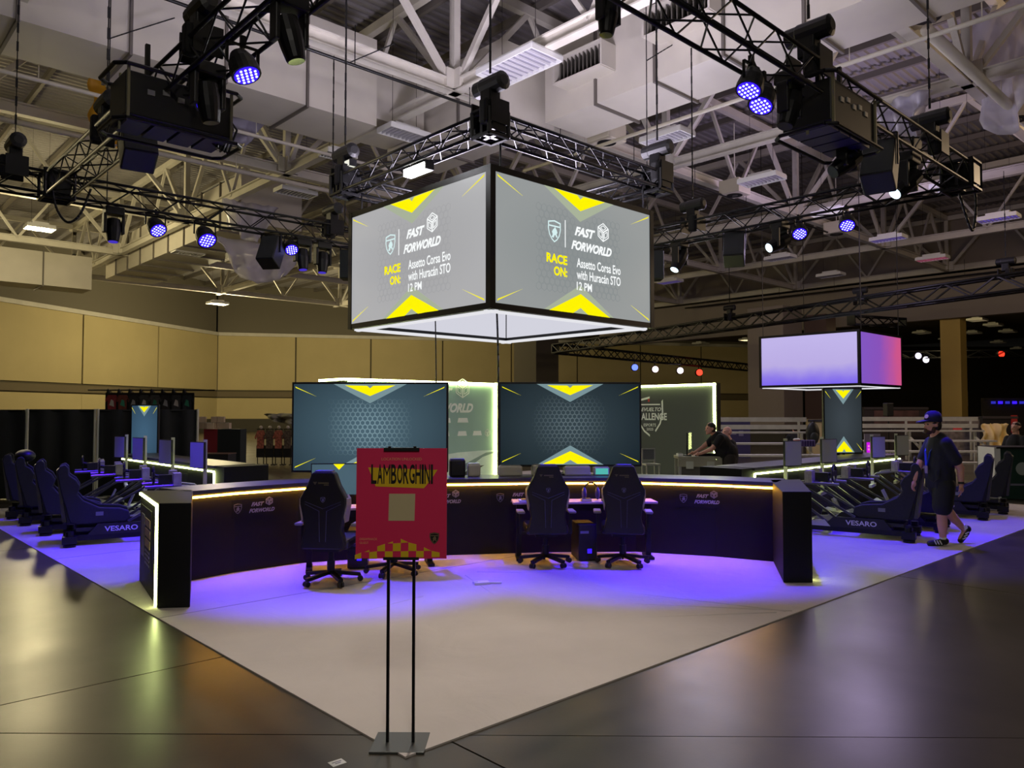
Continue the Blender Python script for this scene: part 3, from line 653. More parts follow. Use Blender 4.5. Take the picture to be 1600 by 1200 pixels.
# ---- gaming chairs (seen from behind)
def gaming_chair(name, label, loc, rz, group):
    t = thing(name, label, 'chair', loc, rz, group); GR2 = M('chair_leather', (13, 13, 14), .45, var=.1, scale=20); TAN = M('chair_wing_grey', (150, 140, 126), .5); LINE = M('chair_stitch', (66, 62, 96), .6)
    out = [(-.10, 1.24), (.10, 1.24), (.125, 1.225), (.17, 1.10), (.215, 1.02), (.245, .96), (.245, .90), (.215, .76), (.20, .62), (.235, .46), (.22, .42), (-.22, .42), (-.235, .46), (-.20, .62), (-.215, .76), (-.245, .90), (-.245, .96), (-.215, 1.02), (-.17, 1.10), (-.125, 1.225)]
    bk = MB().plate([(x, z) for x, z in reversed(out)], -.06, .05).build('backrest', GR2, t, bevel=.018)
    MB().plate([(-.09, 1.235), (-.09, 1.252), (.09, 1.252), (.09, 1.235)], -.05, .05).build('top_piping', M('piping_violet', (92, 84, 150), .5), bk)
    for s in (-1, 1):
        q = [(s*.225, .99), (s*.252, .95), (s*.255, .88), (s*.228, .70), (s*.215, .78), (s*.232, .90)]
        MB().plate(q if s < 0 else q[::-1], -.045, .11).build('side_wing', TAN, bk)
    m = MB()
    def seg(a, b, wd=.005):
        d = Vector((b[0]-a[0], b[1]-a[1])); n = Vector((-d.y, d.x)).normalized()*wd/2
        m.plate([(a[0]-n.x, a[1]-n.y), (b[0]-n.x, b[1]-n.y), (b[0]+n.x, b[1]+n.y), (a[0]+n.x, a[1]+n.y)], -.066, -.06)
    for s in (-1, 1):
        seg((s*.19, .925), (0, .85)); seg((s*.19, .90), (s*.04, .825)); seg((s*.04, .825), (s*.032, .5))
    m.build('stitching', LINE, bk)
    emblem(bk, 0, .945, .06, M('emblem_violet', (110, 105, 140), .5), -.061)
    flat([[(-.105, 1.135), (-.085, 1.105), (-.065, 1.135)], [(-.05, 1.115), (.06, 1.115), (.06, 1.13), (-.05, 1.13)], [(.01, 1.097), (.06, 1.097), (.06, 1.108), (.01, 1.108)]], 'brand_mark', M('brand_olive', (92, 84, 56), .5), bk, -.061)
    MB().box((0, .27, .46), (.5, .52, .11)).build('seat', GR2, t, bevel=.03)
    MB().box((0, .24, .385), (.26, .3, .04)).build('tilt_mechanism', BLACK, t)
    for s in (-1, 1):
        MB().box((s*.30, .22, .52), (.03, .06, .26)).box((s*.24, .22, .40), (.14, .05, .03)).build('arm_post', BLACK, t)
        MB().box((s*.305, .2, .665), (.09, .27, .03)).build('arm_pad', M('arm_pad', (120, 116, 118), .6), t, bevel=.012)
    MB().tube((0, .24, .1), (0, .24, .385), .03, 12).tube((0, .24, .1), (0, .24, .25), .042, 12).build('gas_post', BLACK, t)
    for k in range(5):
        a = R(72*k+18); d = Vector((math.cos(a), math.sin(a), 0)); c_ = Vector((0, .24, 0))
        MB().bar(c_+d*.02+Vector((0, 0, .125)), c_+d*.31+Vector((0, 0, .085)), .05, .035).build('base_leg', BLACK, t)
        e = c_+d*.31; n = Vector((-d.y, d.x, 0))
        MB().tube(e-n*.028+Vector((0, 0, .042)), e-n*.006+Vector((0, 0, .042)), .03, 12).tube(e+n*.006+Vector((0, 0, .042)), e+n*.028+Vector((0, 0, .042)), .03, 12).tube(e+Vector((0, 0, .04)), e+Vector((0, 0, .09)), .01, 6).build('caster', BLACKP, t)
    return t
CH = 'gaming chairs at the front counter'
def seat_at(px, py): p = G(px, py); return Vector((p.x, p.y, .011))
ch0 = gaming_chair('gaming_chair', 'black gaming chair left of the magenta sign', seat_at(506, 921), R(-4), CH); ch0.scale = (.95, .95, .93)
dup(ch0, seat_at(622, 905), R(20), 'black gaming chair hidden behind the magenta sign', CH)
dup(ch0, seat_at(856, 891), R(4), 'black gaming chair before the right television, left one of two', CH)
dup(ch0, seat_at(975, 891), R(-5), 'black gaming chair before the right television, right one of two', CH)

# ---- gaming desks, monitors, keyboards, pc
def desk(label, x0, x1, y0, rz, items):
    t = thing('gaming_desk', label, 'desk', ((x0+x1)/2, y0, .011), rz, 'low gaming desks'); wd = x1-x0
    MB().box((0, 0, .675), (wd, .36, .025)).build('desk_top', M('desk_top_pink', (176, 150, 158), .45), t, bevel=.005)
    for s in (-1, 1):
        MB().box((s*(wd/2-.08), 0, .35), (.06, .05, .64)).build('leg', BLACK, t); MB().box((s*(wd/2-.08), 0, .02), (.07, .36, .03)).build('foot', BLACK, t)
    MB().box((0, .06, .61), (wd-.2, .03, .1)).build('rear_beam', BLACK, t)
    return t
desk('low pale desk between the two right gaming chairs', .0, 1.72, 9.30, R(3), 0)
desk('low pale desk behind the magenta sign', -2.35, -.85, 8.78, R(14), 0)
def pc(loc, label):
    t = thing('computer_tower', label, 'computer', loc, R(8)); MB().box((0, 0, .22), (.22, .42, .42)).build('case', BLACKP, t, bevel=.01)
    MB().lathe([(.055, -.215), (.055, -.208)], 14, (0, 0, .28), None).build('fan_ring', BLACK, t)
    MB().box((.02, -.213, .12), (.05, .006, .05)).build('status_light', BLUEL, t); MB().box((-.04, -.213, .34), (.1, .004, .03)).build('brand_plate', PRINTG, t)
pc((.86, 9.3, .011), 'black computer tower under the right gaming desk'); pc((-1.75, 8.85, .011), 'black computer tower under the left gaming desk')
def monitor(loc, rz, label, wd, h, mat, arrows=True, base=True):
    t = thing('monitor', label, 'monitor', loc, rz)
    MB().box((0, .015, h/2+.12), (wd, .03, h)).build('bezel', BLACKP, t); s = MB().box((0, 0, 0), (wd-.02, .003, h-.02)).build('screen', mat, t, (0, -.002, h/2+.12))
    if arrows: flat([[(-.1*wd, h*.48), (0, h*.3), (.1*wd, h*.48)], [(-.13*wd, -h*.48), (.13*wd, -h*.48), (0, -h*.26)]], 'arrow_graphic', YEL, s, -.003)
    MB().box((0, .05, .1), (.05, .03, .2)).box((0, .04, .01), (.22, .16, .02)).build('stand', BLACKP, t)
    return t
monitor((-1.95, 8.72, .70), R(6), 'monitor with yellow arrows between the chair and the sign', .62, .36, MATS['tv_picture_left'])
def small_box(loc, d, rz, name, label, cat, mat, extra=None, em=None):
    t = thing(name, label, cat, loc, rz); MB().box((0, 0, d[2]/2), d).build('body', mat, t, bevel=min(d)*.15)
    MB().box((0, 0, d[2]+.003), (d[0]*.86, d[1]*.75, .008)).build('top_detail', em or BLACKP, t)
    return t
small_box((.28, 9.2, .70), (.4, .14, .02), R(4), 'keyboard', 'pale keyboard on the right gaming desk', 'keyboard', WHITE)
small_box((1.25, 9.24, .70), (.36, .13, .02), 0, 'keyboard', 'dark keyboard at the right end of the desk', 'keyboard', BLACKP, em=M('key_grey', (84, 80, 84), .6))
small_box((-1.25, 8.86, .70), (.36, .13, .02), R(12), 'keyboard', 'keyboard on the desk behind the sign', 'keyboard', WHITE)
small_box((.88, 9.2, .70), (.12, .08, .03), R(10), 'mouse', 'yellowish mouse on the right desk edge', 'mouse', CREAM)
hs = thing('headset', 'dark headset propped on the right desk', 'headset', (.95, 9.32, .70), R(15))
m = MB(); pts = [Vector((.085*math.cos(a), 0, .12+.09*math.sin(a))) for a in [math.pi*k/10 for k in range(11)]]; m.path(pts, .009, 6).build('headband', BLACKP, hs)
for s in (-1, 1): MB().ball((s*.085, 0, .08), .045, 10, (.6, 1, 1.7)).build('ear_cup', M('headset_violet', (60, 54, 120), .5), hs)
# equipment on the counter top
for k, (px, w_, h_, lb) in enumerate(((738, .16, .16, 'white box on the counter beside the draped-car banner'), (797, .3, .13, 'pale equipment case under the right television, left end'), (848, .26, .14, 'pale equipment case between the chair and its neighbour'), (905, .34, .12, 'pale equipment case under the right television, middle'), (944, .2, .11, 'small lit teal display under the right television'))):
    p, rz = on_front(px, .94); b = small_box(p+Vector((0, .36, 0)), (w_, .16, h_), rz, 'equipment_case', lb, 'case', M('case_cream', (206, 202, 186), .5), em=ALU)
    if k == 4: MB().box((0, -.084, h_/2), (w_*.8, .004, h_*.7)).build('display', M('teal_display', (90, 200, 190), emit=.8), b)
p, rz = on_front(714, .94); small_box(p+Vector((-.02, .33, 0)), (.2, .16, .22), rz, 'black_case', 'black case with violet front left of the white box', 'case', BLACKP, em=M('violet_plate', (54, 46, 130), .5))

# ---- lettered sim racing rigs
def sim(label, loc, rz, lit):
    # local +y is the driving direction; origin at the rear centre on the floor
    t = thing('racing_simulator', label, 'racing simulator', loc, rz, 'racing simulator rigs')
    SEAT = M('seat_fabric', (30, 31, 40), .75, var=.15, scale=30); SHELL = M('seat_shell', (64, 61, 58), .35); RAIL = M('rig_rail', (44, 44, 50), .35, .5); RL = M('rig_rail_bright', (92, 92, 104), .28, .8)
    for s in (-1, 1):
        MB().box((s*.27, .82, .10), (.07, 1.75, .07)).build('base_rail', BLACK, t)
        sp = MB().side([(.22, .13), (1.12, .13), (.98, .27), (.34, .27)], s*.30-.012, s*.30+.012).build('side_plate', BLACKP, t)
        text('VESARO', PRINTW, sp, (s*.314, .62, .2), (R(90), 0, R(90)*s), .068, .40, 0, .02)
        MB().side([(1.02, .13), (1.5, .13), (1.3, .2), (1.1, .22)], s*.30-.015, s*.30+.015).build('vent_cover', ALU, t)
        MB().bar((s*.29, 1.0, .14), (s*.29, 1.62, .60), .038, .032).build('diagonal_strut', RL, t)
        MB().bar((s*.29, .70, .28), (s*.29, 1.36, .66), .035, .03).build('upper_strut', RL, t)
        MB().path([Vector((s*.29, 1.64, .60)), Vector((s*.29, 1.6, .68)), Vector((s*.29, 1.3, .73)), Vector((s*.29, .9, .72))], .022, 8).build('side_arm', M('rig_arm', (128, 126, 116), .3, .6), t)
    for y_ in (.02, 1.6):
        for s in (-1, 1):
            MB().box((s*.36, y_, .09), (.17, .17, .09)).tube((s*.36, y_, .05), (s*.36, y_, .2), .05, 10).tube((s*.36, y_, 0), (s*.36, y_, .03), .075, 12).build('actuator', BLACK, t)
    MB().box((0, .3, .115), (.6, .08, .05)).box((0, 1.1, .115), (.6, .08, .05)).box((0, 1.6, .115), (.6, .08, .05)).build('cross_member', BLACK, t)
    sd = [(.02, .30), (.10, .27), (.66, .27), (.73, .33), (.71, .42), (.60, .46), (.36, .48), (.17, .58), (.10, .67), (.13, .77), (.08, .86), (.0, .92), (-.01, 1.02), (-.05, 1.06), (-.11, 1.04), (-.14, .95), (-.09, .7)]
    for s in (-1, 1): MB().side(sd, s*.235-.035, s*.235+.035).build('seat_bolster', SEAT, t, bevel=.015)
    MB().side([(-.02, .28), (.66, .28), (.66, .36), (.14, .38), (-.05, 1.04), (-.12, 1.02)], -.2, .2).build('seat_cushion', SEAT, t, bevel=.01)
    MB().side([(-.025, .30), (-.125, 1.0), (-.15, .98), (-.07, .30)], -.19, .19).build('seat_shell', SHELL, t)
    for s in (-1, 1): MB().box((s*.272, .36, .40), (.008, .09, .05)).build('belt_slot', M('slot_grey', (120, 120, 126), .5), t)
    MB().box((0, .34, .2), (.5, .5, .05)).build('seat_slider', RAIL, t)
    MB().box((0, 1.3, .74), (.56, .16, .03)).box((0, 1.22, .80), (.14, .26, .13)).build('wheel_deck', BLACKP, t)
    m = MB(); n = 16; pts = [Vector((.15*math.cos(2*math.pi*k/n), 1.02, .86+.12*math.sin(2*math.pi*k/n))) for k in range(n+1)]; m.path(pts, .016, 6); m.box((0, 1.02, .86), (.27, .03, .07)); m.tube((0, 1.02, .86), (0, 1.2, .82), .025, 8)
    m.build('steering_wheel', BLACKP, t)
    MB().box((.27, 1.3, .82), (.22, .1, .17)).box((-.27, 1.3, .82), (.22, .1, .17)).build('motion_module', M('module_grey', (150, 146, 128), .5, var=.2, scale=25), t)
    for x in (-.1, .0, .1): MB().box((x, 1.5, .29), (.06, .02, .2), (R(-24), 0, 0)).build('pedal', ALU, t)
    MB().box((0, 1.5, .17), (.4, .34, .04), (R(8), 0, 0)).build('pedal_tray', ALU, t)
    MB().box((0, 1.7, .9), (.05, .05, .9)).box((0, 1.7, .45), (.5, .05, .05)).build('monitor_post', M('post_pale', (190, 190, 170), .4), t)
    mo = MB().box((0, 0, 0), (.36, .03, .38)).build('monitor', BLACKP, t, (0, 1.6, 1.13))
    MB().box((0, -.017, 0), (.34, .004, .36)).build('screen', M('idle_screen_sheen', (190, 194, 186), .3), mo); MB().box((0, .05, 0), (.08, .1, .08)).build('swivel', BLACK, mo)  # pale base colour stands in for reflections on the switched-off screen
    return t
SG = 'racing simulator rigs'
s0 = sim('nearest racing rig of the left row', AB(.42, 8.35, .011), UA-R(104), 0)
for b, lb in ((9.65, 'second racing rig from the front in the left row'), (10.95, 'third racing rig from the front in the left row'), (11.95, 'farthest racing rig of the left row by the drapes')):
    dup(s0, AB(.42, b, .011), UA-R(104), lb, SG)
LEFT_RIGS = [o for o in COL.objects if o.get('category') == 'racing simulator']
for a, lb in ((9.05, 'nearest racing rig of the right row, beside the counter gable'), (10.25, 'second racing rig of the right row, behind the walking man'), (12.2, 'third racing rig of the right row, right of the man'), (13.3, 'farthest racing rig of the right row by the green counter')):
    dup(s0, AB(a, .78, .011), UA+R(14), lb, SG)
for o in [o for o in COL.objects if o.get('category') == 'racing simulator']:
    for c_ in o.children:
        if c_.name.split('.')[0] == 'monitor': c_.rotation_euler = (0, 0, R(24) if o in LEFT_RIGS else R(-28))
j = thing('draped_jacket', 'black and white jacket thrown over the third left rig seat', 'jacket', AB(.42, 10.95, 1.0), UA-R(90))
MB().ball((0, -.02, .07), .2, 12, (1.3, .7, .5)).build('cloth', BLACKP, j, smooth=True); MB().ball((-.18, -.04, .08), .1, 10, (1.2, .8, .6)).build('sleeve', WHITE, j, smooth=True)

# ---- the big four-sided hanging screen and its graphics
def cube(label, center, rz, half, z0, z1, mats, texts):
    t = thing('screen_cube', label, 'hanging screen', (center.x, center.y, z0), rz); h = z1-z0; W_ = 2*half
    for s in (-1, 1):
        for q in (-1, 1): MB().box((s*half, q*half, h/2), (.1, .1, h)).build('corner_post', BLACK, t)
    for z_ in (.04, h-.04):
        for s in (-1, 1):
            MB().box((0, s*half, z_), (W_, .09, .09)).build('edge_bar', BLACK, t); MB().box((s*half, 0, z_), (.09, W_, .09)).build('edge_bar', BLACK, t)
    inner = M('cube_inner_glow', (226, 226, 238), emit=.85)  # lit look of the white inner fabric, put in as emission
    outs = []
    for k, (dx, dy, r) in enumerate(((0, -1, 0), (-1, 0, R(-90)), (0, 1, R(180)), (1, 0, R(90)))):
        f = MB().box((0, 0, 0), (W_-.1, .004, h-.12)).build('screen', mats[k % len(mats)], t, (dx*(half+.03), dy*(half+.03), h/2), (0, 0, r)); outs.append(f)
        MB().box((0, 0, 0), (W_-.1, .01, h)).build('inner_panel', inner, t, (dx*(half-.03), dy*(half-.03), h/2), (0, 0, r))
        MB().box((dx*(half-.12), dy*(half-.12), -.01), (W_ if dy else .06, W_ if dx else .06, .05)).build('added_glow_strip', M('added_strip_white', (240, 240, 245), emit=.9), t)  # glowing strip added along each inner bottom edge
    for s in (-1, 1):
        for q in (-1, 1): MB().tube((s*half*.9, q*half, h-.05), (s*half*.9, q*half, h+(.45 if texts else 13.6-z1)), .015, 6).build('hanger_cable', BLACK, t)
    return t, outs
CC = AB(6.7, 6.7); Z0c, Z1c = 3.22, 5.27
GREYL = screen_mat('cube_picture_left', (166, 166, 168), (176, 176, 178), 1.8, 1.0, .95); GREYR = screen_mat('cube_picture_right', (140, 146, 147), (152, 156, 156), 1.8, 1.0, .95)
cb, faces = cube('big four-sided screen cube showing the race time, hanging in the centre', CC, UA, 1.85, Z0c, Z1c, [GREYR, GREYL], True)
HALOC = M('cube_halo', (176, 186, 160), emit=.9)
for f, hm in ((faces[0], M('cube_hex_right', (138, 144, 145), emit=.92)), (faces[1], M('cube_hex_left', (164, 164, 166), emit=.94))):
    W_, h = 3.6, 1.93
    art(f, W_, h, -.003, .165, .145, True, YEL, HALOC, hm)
    fx = lambda u_: (u_-.5)*W_
    fz = lambda v_: (.5-v_)*h
    yy = -.012
    emblem(f, fx(.335), fz(.36), .34, M('emblem_cyan', (215, 240, 240), emit=1.0), yy)
    flat([[(fx(.40), fz(.47)), (fx(.404), fz(.47)), (fx(.404), fz(.25)), (fx(.40), fz(.25))]], 'divider_line', SWHITE, f, yy)
    ff_logo(f, fx(.575), fz(.375), .98, SWHITE, yy-.004)
    text('RACE', YEL, f, (fx(.415), yy, fz(.575)), FR, .145, .46, 0, .04, 'RIGHT'); text('ON:', YEL, f, (fx(.415), yy, fz(.672)), FR, .145, .30, 0, .04, 'RIGHT')
    text('Assetto Corsa Evo', SWHITE, f, (fx(.475), yy, fz(.572)), FR, .15, 1.08, 0, .018, 'LEFT')
    text('with Huracán STO', SWHITE, f, (fx(.475), yy, fz(.668)), FR, .15, 1.08, 0, .018, 'LEFT')
    text('12 PM', SWHITE, f, (fx(.475), yy, fz(.762)), FR, .13, .36, 0, .018, 'LEFT')
C2 = PD(1344, 645, 28.0); C2.z = 0; c2c = C2 + (U+V)*1.95
SWL = sweep_mat('second_cube_picture_left', [(0.0, (92, 60, 240)), (.3, (140, 120, 232)), (.55, (184, 170, 226)), (1.0, (190, 178, 232))], 2, -1.1, .9)
SWR = sweep_mat('second_cube_picture_right', [(0.0, (140, 96, 215)), (.5, (150, 90, 205)), (.95, (226, 92, 150))], 0, -1.9, 2.3, .8)
b0_ = PD(1344, 602, 28.0).z
cube('second screen cube glowing lilac, farther back on the right', c2c, UA, 1.95, b0_, b0_+2.05, [SWR, SWL], False)

# ---- black lighting trusses
def truss(label, p0, p1, s=.30, bay=.45, group='black box trusses', solid=False, cr=.026, br=.012):
    p0, p1 = Vector(p0), Vector(p1); d = p1-p0; L_ = d.length; rz = math.atan2(d.y, d.x)
    t = thing('lighting_truss', label, 'truss', p0, rz, group)
    cm = MB().tube((0, 0, 0), (L_, 0, 0), cr, 8).mesh('chord', BLACK, True)
    for y_ in (-1, 1):
        for z_ in (-1, 1): link('chord', cm, t, (0, y_*s/2, z_*s/2))
    n = max(2, round(L_/bay)); bl = L_/n
    if solid:
        m = MB()
        for i_ in range(n):
            q = 1 if i_ % 2 else -1
            for y_ in (-1, 1): m.bar((i_*bl, y_*s/2, -q*s/2), ((i_+1)*bl, y_*s/2, q*s/2), br*2)
            for z_ in (-1, 1): m.bar((i_*bl, -q*s/2, z_*s/2), ((i_+1)*bl, q*s/2, z_*s/2), br*2)
        o = m.build('bracing', BLACK, t); o['kind'] = 'stuff'
    else:
        ms = {}
        for q in (-1, 1):
            ms['v', q] = MB().tube((0, 0, -q*s/2), (bl, 0, q*s/2), br, 5).mesh('brace', BLACK)
            ms['h', q] = MB().tube((0, -q*s/2, 0), (bl, q*s/2, 0), br, 5).mesh('brace', BLACK)
        for i_ in range(n):
            q = 1 if i_ % 2 else -1
            for e in (-1, 1):
                link('brace', ms['v', q], t, (i_*bl, e*s/2, 0)); link('brace', ms['h', q], t, (i_*bl, 0, e*s/2))
    for x in (0, L_):
        MB().box((x, 0, 0), (.05, s+.06, s+.06)).build('end_plate', BLACK, t)
    return t
lo, hi = 1.0, 12.1
truss('black ring truss along the left side of the booth', AB(lo, lo, TR_Z), AB(lo, hi, TR_Z), .38)
truss('black ring truss along the right side of the booth', AB(lo, lo, TR_Z), AB(hi, lo, TR_Z), .38)
truss('black ring truss at the rear left of the booth', AB(-2.2, hi, TR_Z), AB(hi, hi, TR_Z), .38)
truss('black ring truss at the rear right of the booth', AB(hi, lo, TR_Z), AB(hi, hi, TR_Z), .38)
ia, ib = 4.75, 8.65; IZ = 5.78
for lb, p, q in (('front left', (ia, ib), (ia, ia)), ('front right', (ia, ia), (ib, ia)), ('rear left', (ia, ib), (ib, ib)), ('rear right', (ib, ia), (ib, ib))):
    truss('short black truss over the %s edge of the screen cube' % lb, AB(*p, IZ), AB(*q, IZ), .28, .33)
A2 = PZ(868, 545, 6.0); B2 = PZ(1600, 440, 6.0); B2 = A2+(B2-A2)*1.25
truss('far black truss sloping over the second screen cube', A2, B2, .55, .9, 'far trusses of the next booth', True, .05, .025)
truss('far black truss receding behind the red and white spots', A2, PZ(1178, 575, 6.0), .6, .9, 'far trusses of the next booth', True, .05, .025)
truss('far black truss at the right edge with red lamps', PZ(1400, 555, 6.0), PZ(1640, 552, 6.0), .5, .9, 'far trusses of the next booth', True, .05, .025)
truss('far black truss end piece over the second cube', PZ(1330, 500, 6.0), PZ(1410, 505, 6.0), .4, .6, 'far trusses of the next booth', True, .04, .02)

# hanging points: hoists with chains
def hoist(p, label, top=10.0, k=1.0):
    t = thing('chain_hoist', label, 'chain hoist', p, UA+R(90), 'chain hoists on the trusses')
    MB().lathe([(.07, -.3), (.13, -.27), (.13, .12), (.12, .14), (.12, .27), (.06, .3)], 14, (0, 0, .42), (1, 0, 0)).build('motor', BLACKP, t, smooth=False)
    MB().box((0, 0, .24), (.22, .2, .3)).build('gearbox', BLACK, t, bevel=.02)
    MB().box((-.1, .16, -.02), (.16, .16, .36)).build('chain_bag', M('chain_bag', (14, 14, 15), .9), t, bevel=.04)
    for s in (-1, 1): MB().box((s*.2, 0, .0), (.03, .34, .34)).build('frame_plate', BLACK, t)
    m = MB(); n = int((top-p.z-.6)/.16)
    for i_ in range(n): m.box((0, 0, .6+.16*i_+.08), (.012 if i_ % 2 else .034, .034 if i_ % 2 else .012, .17))
    o = m.build('chain', BLACK, t)
    return t
for a, b, lb in ((ia, ia, 'chain hoist above the near corner of the screen cube'), (ia, ib, 'chain hoist above the left corner of the screen cube'), (ib, ia, 'chain hoist above the right corner of the screen cube')):
    hoist(AB(a, b, IZ+.15), lb)
def on_a(px, a, dz=0.0): # point of the left/right-rear truss line a=const seen at pixel column px
    k = (px-800)/F; x0, y0 = C0.x+U.x*a, C0.y+U.y*a; b = (k*y0-x0)/(V.x-k*V.y); return AB(a, b, TR_Z+dz)
def on_b(px, b, dz=0.0):
    k = (px-800)/F; x0, y0 = C0.x+V.x*b, C0.y+V.y*b; a = (k*y0-x0)/(U.x-k*U.y); return AB(a, b, TR_Z+dz)
hoist(on_b(517, hi, .15), 'chain hoist on the rear left truss beside the cube')
hoist(on_a(1085, hi, .15), 'chain hoist on the rear right truss beside the cube')
hoist(on_a(306, lo, .2), 'chain hoist above the left pars'); hoist(on_a(158, lo, .2), 'chain hoist near the left truss crossing'); hoist(on_b(14, hi, .2), 'chain hoist at the far left end of the rear truss')
hoist(on_b(1272, lo, .2), 'chain hoist above the right control rack'); hoist(on_b(1462, lo, .2), 'chain hoist at the right truss corner')
hoist(PZ(1140, 495, 6.3), 'chain hoist on the far sloping truss, left one'); hoist(PZ(1344, 470, 6.3), 'chain hoist on the far sloping truss, above the cube'); hoist(PZ(1572, 428, 6.4), 'chain hoist on the far sloping truss, by the frame edge')

# corner blocks
def corner_block(p, s, label):
    t = thing('truss_corner', label, 'truss corner', p, UA, 'truss corner blocks'); m = MB()
    for x in (-1, 1):
        for y_ in (-1, 1): m.tube((x*s/2, y_*s/2, -s/2), (x*s/2, y_*s/2, s/2), .03, 6)
        for z_ in (-1, 1): m.tube((x*s/2, -s/2, z_*s/2), (x*s/2, s/2, z_*s/2), .03, 6); m.tube((-s/2, x*s/2, z_*s/2), (s/2, x*s/2, z_*s/2), .03, 6)
    m.build('frame', BLACK, t)
    for s2 in (-1, 1): MB().box((0, s2*s*.5, 0), (s*.7, .03, s*.7)).build('bolt_plate', BLACK, t)
for p, s, lb in ((AB(lo, hi, TR_Z), .46, 'corner block where the left trusses cross'), (AB(hi, lo, TR_Z), .46, 'corner block of the ring truss at right'), (AB(ia, ia, IZ), .36, 'corner block over the near corner of the cube'), (AB(ia, ib, IZ), .36, 'corner block over the left corner of the cube'), (AB(ib, ia, IZ), .36, 'corner block over the right corner of the cube')):
    corner_block(p, s, lb)

# lamps on the trusses
def par(p, label, tilt=(0, 0, -1), sc=1.0):
    t = thing('par_light', label, 'stage light', p, UA, 'blue par lights on the ring truss')
    MB().box((0, 0, .04), (.05, .05, .12)).bar((-.15*sc, 0, -.18*sc), (-.15*sc, 0, 0), .03, .02).bar((.15*sc, 0, -.18*sc), (.15*sc, 0, 0), .03, .02).bar((-.15*sc, 0, 0), (.15*sc, 0, 0), .03, .02).build('yoke', BLACK, t)
    ax = Vector(tilt).normalized(); c_ = Vector((0, 0, -.18*sc))
    MB().lathe([(.02*sc, -.14*sc), (.08*sc, -.12*sc), (.125*sc, -.03*sc), (.14*sc, .06*sc), (.14*sc, .12*sc), (.12*sc, .12*sc)], 18, c_, ax).build('housing', BLACKP, t, smooth=False)
    ln = MB().lathe([(.118*sc, .112*sc), (.118*sc, .126*sc)], 18, c_, ax).build('lens', BLUEL, t)
    q = Vector((0, 0, 1)).rotation_difference(ax); m = MB()
    for i_ in range(-2, 3):
        for k in range(-2, 3):
            if i_*i_+k*k <= 5: pp = c_+q @ Vector((i_*.042*sc, k*.042*sc, .128*sc)); m.lathe([(.013*sc, 0), (.013*sc, .006)], 6, pp, ax)
    m.build('led_cells', BLUEW, t)
    return t
def towards(p, q): return (Matrix.Rotation(-UA, 3, 'Z') @ (Vector(q)-Vector(p)).normalized())
TGT = AB(3.4, 3.4, 0)
for p, lb, q, sc in ((on_a(372, lo, -.2), 'blue par under the left truss, the one nearer the top edge', AB(2.2, 2.2, 0), 1.1), (on_a(312, lo, -.2), 'blue par under the left truss, just above the rack', AB(2.2, 2.5, 0), 1.1),
        (on_b(1180, lo, -.2), 'blue par under the right truss, upper of two', AB(2.6, 1.2, 0), 1.05), (on_b(1199, lo, -.3), 'blue par under the right truss, lower of two', AB(2.6, 1.2, 0), 1.05),
        (on_a(196, lo, -.2), 'blue par beside the yellow-striped loudspeaker', AB(3, 5, 0), 1.0), (on_b(238, hi, -.2), 'blue par on the rear left truss, left one', AB(4, 7, 0), 1.2), (on_b(316, hi, -.2), 'blue par on the rear left truss, middle one', AB(4, 7, 0), 1.4), (on_b(452, hi, -.2), 'blue par on the rear left truss beside the moving heads', AB(4, 7, 0), 1.1),
        (on_a(1328, hi, -.2), 'blue par on the rear right truss, nearer its corner', AB(8, 1, 0), 1.1), (on_a(1252, hi, -.2), 'blue par on the rear right truss, nearer the cube', AB(8, 1, 0), 1.1)):
    par(p, lb, towards(p, q), sc)
def moving_head(p, label, aim, lens=None, sc=1.0):
    t = thing('moving_head', label, 'stage light', p, UA, 'moving head lamps on the trusses')
    MB().box((0, 0, -.08*sc), (.36*sc, .26*sc, .16*sc)).build('base', BLACKP, t, bevel=.02*sc)
    for s in (-1, 1): MB().box((s*.17*sc, 0, -.34*sc), (.06*sc, .16*sc, .40*sc)).build('yoke_arm', BLACKP, t, bevel=.015*sc)
    ax = Vector(aim).normalized(); c_ = Vector((0, 0, -.42*sc))
    MB().lathe([(.06*sc, -.2*sc), (.13*sc, -.17*sc), (.145*sc, 0), (.135*sc, .12*sc), (.11*sc, .28*sc), (.10*sc, .3*sc)], 16, c_, ax).build('head', BLACK, t)
    MB().lathe([(.092*sc, .298*sc), (.092*sc, .306*sc)], 16, c_, ax).build('lens', lens or M('lens_dark', (40, 42, 60), .1), t)
LIT = M('lens_cold_white', (215, 240, 255), emit=2.5)
VIO = M('lens_violet', (80, 60, 220), emit=.7)
for p, lb, aim, ls, sc in ((on_a(446, lo, -.1), 'large moving head hanging at the top left of the picture', (.25, .1, -1), None, .85), (on_a(318, lo, -.1), 'moving head between the left rack and the pars', (.1, .1, -1), None, .9),
        (on_b(172, hi, -.2), 'moving head with violet lens under the left truss crossing', (.05, -.1, -1), VIO, .9), (on_b(470, hi, -.2), 'moving head left of the cube, left one', (.1, -.1, -1), VIO, .95), (on_b(502, hi, -.2), 'moving head left of the cube, right one', (0, -.1, -1), VIO, .95),
        (on_b(1425, lo, -.15), 'moving head with cold white lens by the right corner', (-.8, -.2, -.7), LIT, 1.0), (on_a(1222, hi, -.15), 'moving head aimed left on the rear right truss', (-.9, -.3, -.5), LIT, 1.0), (on_a(1064, hi, -.15), 'moving head with white lens close to the cube', (-.5, -.3, -.9), LIT, 1.0),
        (on_b(1330, lo, -.35), 'moving head below the right control rack', (-.8, -.2, -.6), None, .9), (on_b(1240, lo, -.05), 'dark moving head left of the right control rack', (-.3, -.2, -1), None, .9), (PD(950, -22, 7.6), 'moving head cut by the top edge right of centre', (-.1, 0, -1), None, .7)):
    moving_head(p, lb, towards((0, 0, 0), aim), ls, sc)
